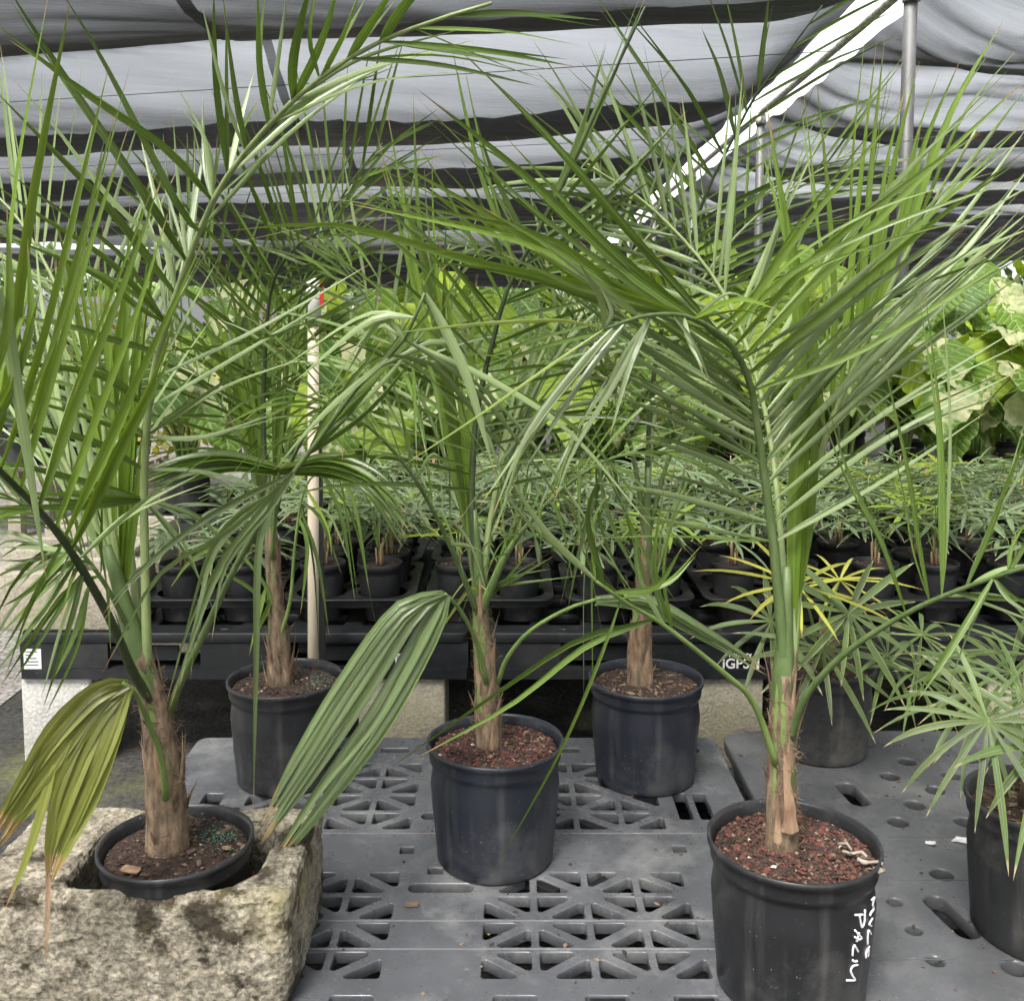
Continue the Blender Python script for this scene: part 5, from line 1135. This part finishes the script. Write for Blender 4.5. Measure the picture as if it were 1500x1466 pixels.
tag(b.build('boundary_wall', M['far_wall'], smooth=False), 'pale grey sheet wall closing the view in the far distance', 'wall')

# ---- poles in front of the trays
b_ = at(455, 950, 2.74)
e = empty('pvc_pole', (b_.x, 2.74, 0)); tag(e, 'cream plastic pole with white coupling standing behind the back left pot', 'pole')
top = at(459, 470, 2.74); tt = at(460, 408, 2.74)
b = MB(); b.tube([(0, 0, 0), (top.x - b_.x, 0, top.z)], .0158, 14); b.build('tube', M['pvc'], e)
b = MB(); b.tube([(top.x - b_.x, 0, top.z - .01), (tt.x - b_.x, 0, tt.z)], .0215, 14); cp = b.build('coupling', M['pvc_white'], e)
q = at(471, 425, 2.72) - Vector((b_.x, 2.74, 0)); b = MB(); b.box(q.x - .005, q.x + .006, q.y - .002, q.y + .001, q.z - .045, q.z + .035); b.build('red_tag', M['red'], e, smooth=False)
c_ = at(471, 955, 2.78); e = empty('steel_stake', (c_.x, 2.78, 0)); tag(e, 'grey steel stake standing just right of the cream pole', 'stake'); t2 = at(474, 560, 2.78)
b = MB(); b.box(-.010, .010, -.012, .012, 0, t2.z); b.build('bar', M['steel'], e, smooth=False)
# fallen bits on the near pallet
for k, (u, v, s_, lb) in enumerate([(603, 1327, .012, 'dark crumb of leaf litter on the pallet left of the middle pot'), (1410, 1232, .022, 'pale torn label scrap on the smooth pallet'), (1362, 1236, .010, 'small pale chip on the smooth pallet'), (945, 1140, .008, 'dry root tuft by the back right pot')]):
    d = at(u, v, 1.0); t = (ZP - EYE) / (d.z - EYE); b = MB(); r = random.Random(k)
    pl = [(s_ * (1 + .35 * r.uniform(-1, 1)) * math.cos(6.283*i/9), s_ * .45 * (1 + .5 * r.uniform(-1, 1)) * math.sin(6.283*i/9)) for i in range(9)]
    b.add([(x_, y_, .001) for x_, y_ in pl] + [(x_*.8, y_*.8, .004 + .004 * r.random()) for x_, y_ in pl], [tuple(range(9, 18))] + [(i, (i+1) % 9, 9 + (i+1) % 9, 9 + i) for i in range(9)])
    tag(b.build('debris', M['bark'] if k in (0, 3) else M['sticker'], None, (d.x * t, t, ZP + .001), False), lb, 'debris')

for k in range(16):
    x = -34 + k * 4.6; shrub('distant_tree', (x, 60 + 2 * (k % 3), 0), 5.0 + 1.2 * math.sin(k * 1.7), 3.4, M['shrub'], 'distant green tree beyond the grey wall, %s from the left' % (ORD + ['thirteenth', 'fourteenth', 'fifteenth', 'sixteenth'])[k], 500, .9, 300 + k, False, 'distant trees', 'tree', 1.0)

# litter scattered over the near pallets
b = MB(); rl = random.Random(77)
for k in range(420):
    if rl.random() < .5: x, y = rl.gauss(rl.choice((-.03, .45, .31, .9)), .13), rl.gauss(rl.choice((1.9, 1.52, 2.25, 1.66)), .13)
    else: x, y = rl.uniform(-.3, 1.5), rl.uniform(1.45, 2.47)
    if not (-.33 < x < .515 or .56 < x < 1.5) or not 1.45 < y < 2.47: continue
    s_ = rl.choice((.0012, .0018, .0025, .004)); c = Vector((x, y, ZP + .0004)); t = rl.choice((.05, .05, .75, .75, .85, .3)); a = rl.uniform(0, 6.28); ex = rl.uniform(1, 2.5)
    m = Matrix.Rotation(a, 3, 'Z')
    b.add([c + m @ Vector(q) for q in ((s_*ex, 0, 0), (0, s_, 0), (-s_*ex, 0, 0), (0, -s_, 0), (0, 0, s_*.8))], [(0,1,4),(1,2,4),(2,3,4),(3,0,4)], [(t, .5)] * 5)
tag(b.build('litter', M['chunk'], smooth=False), 'crumbs of soil and leaf litter scattered on the pallets', 'litter', kind='stuff')
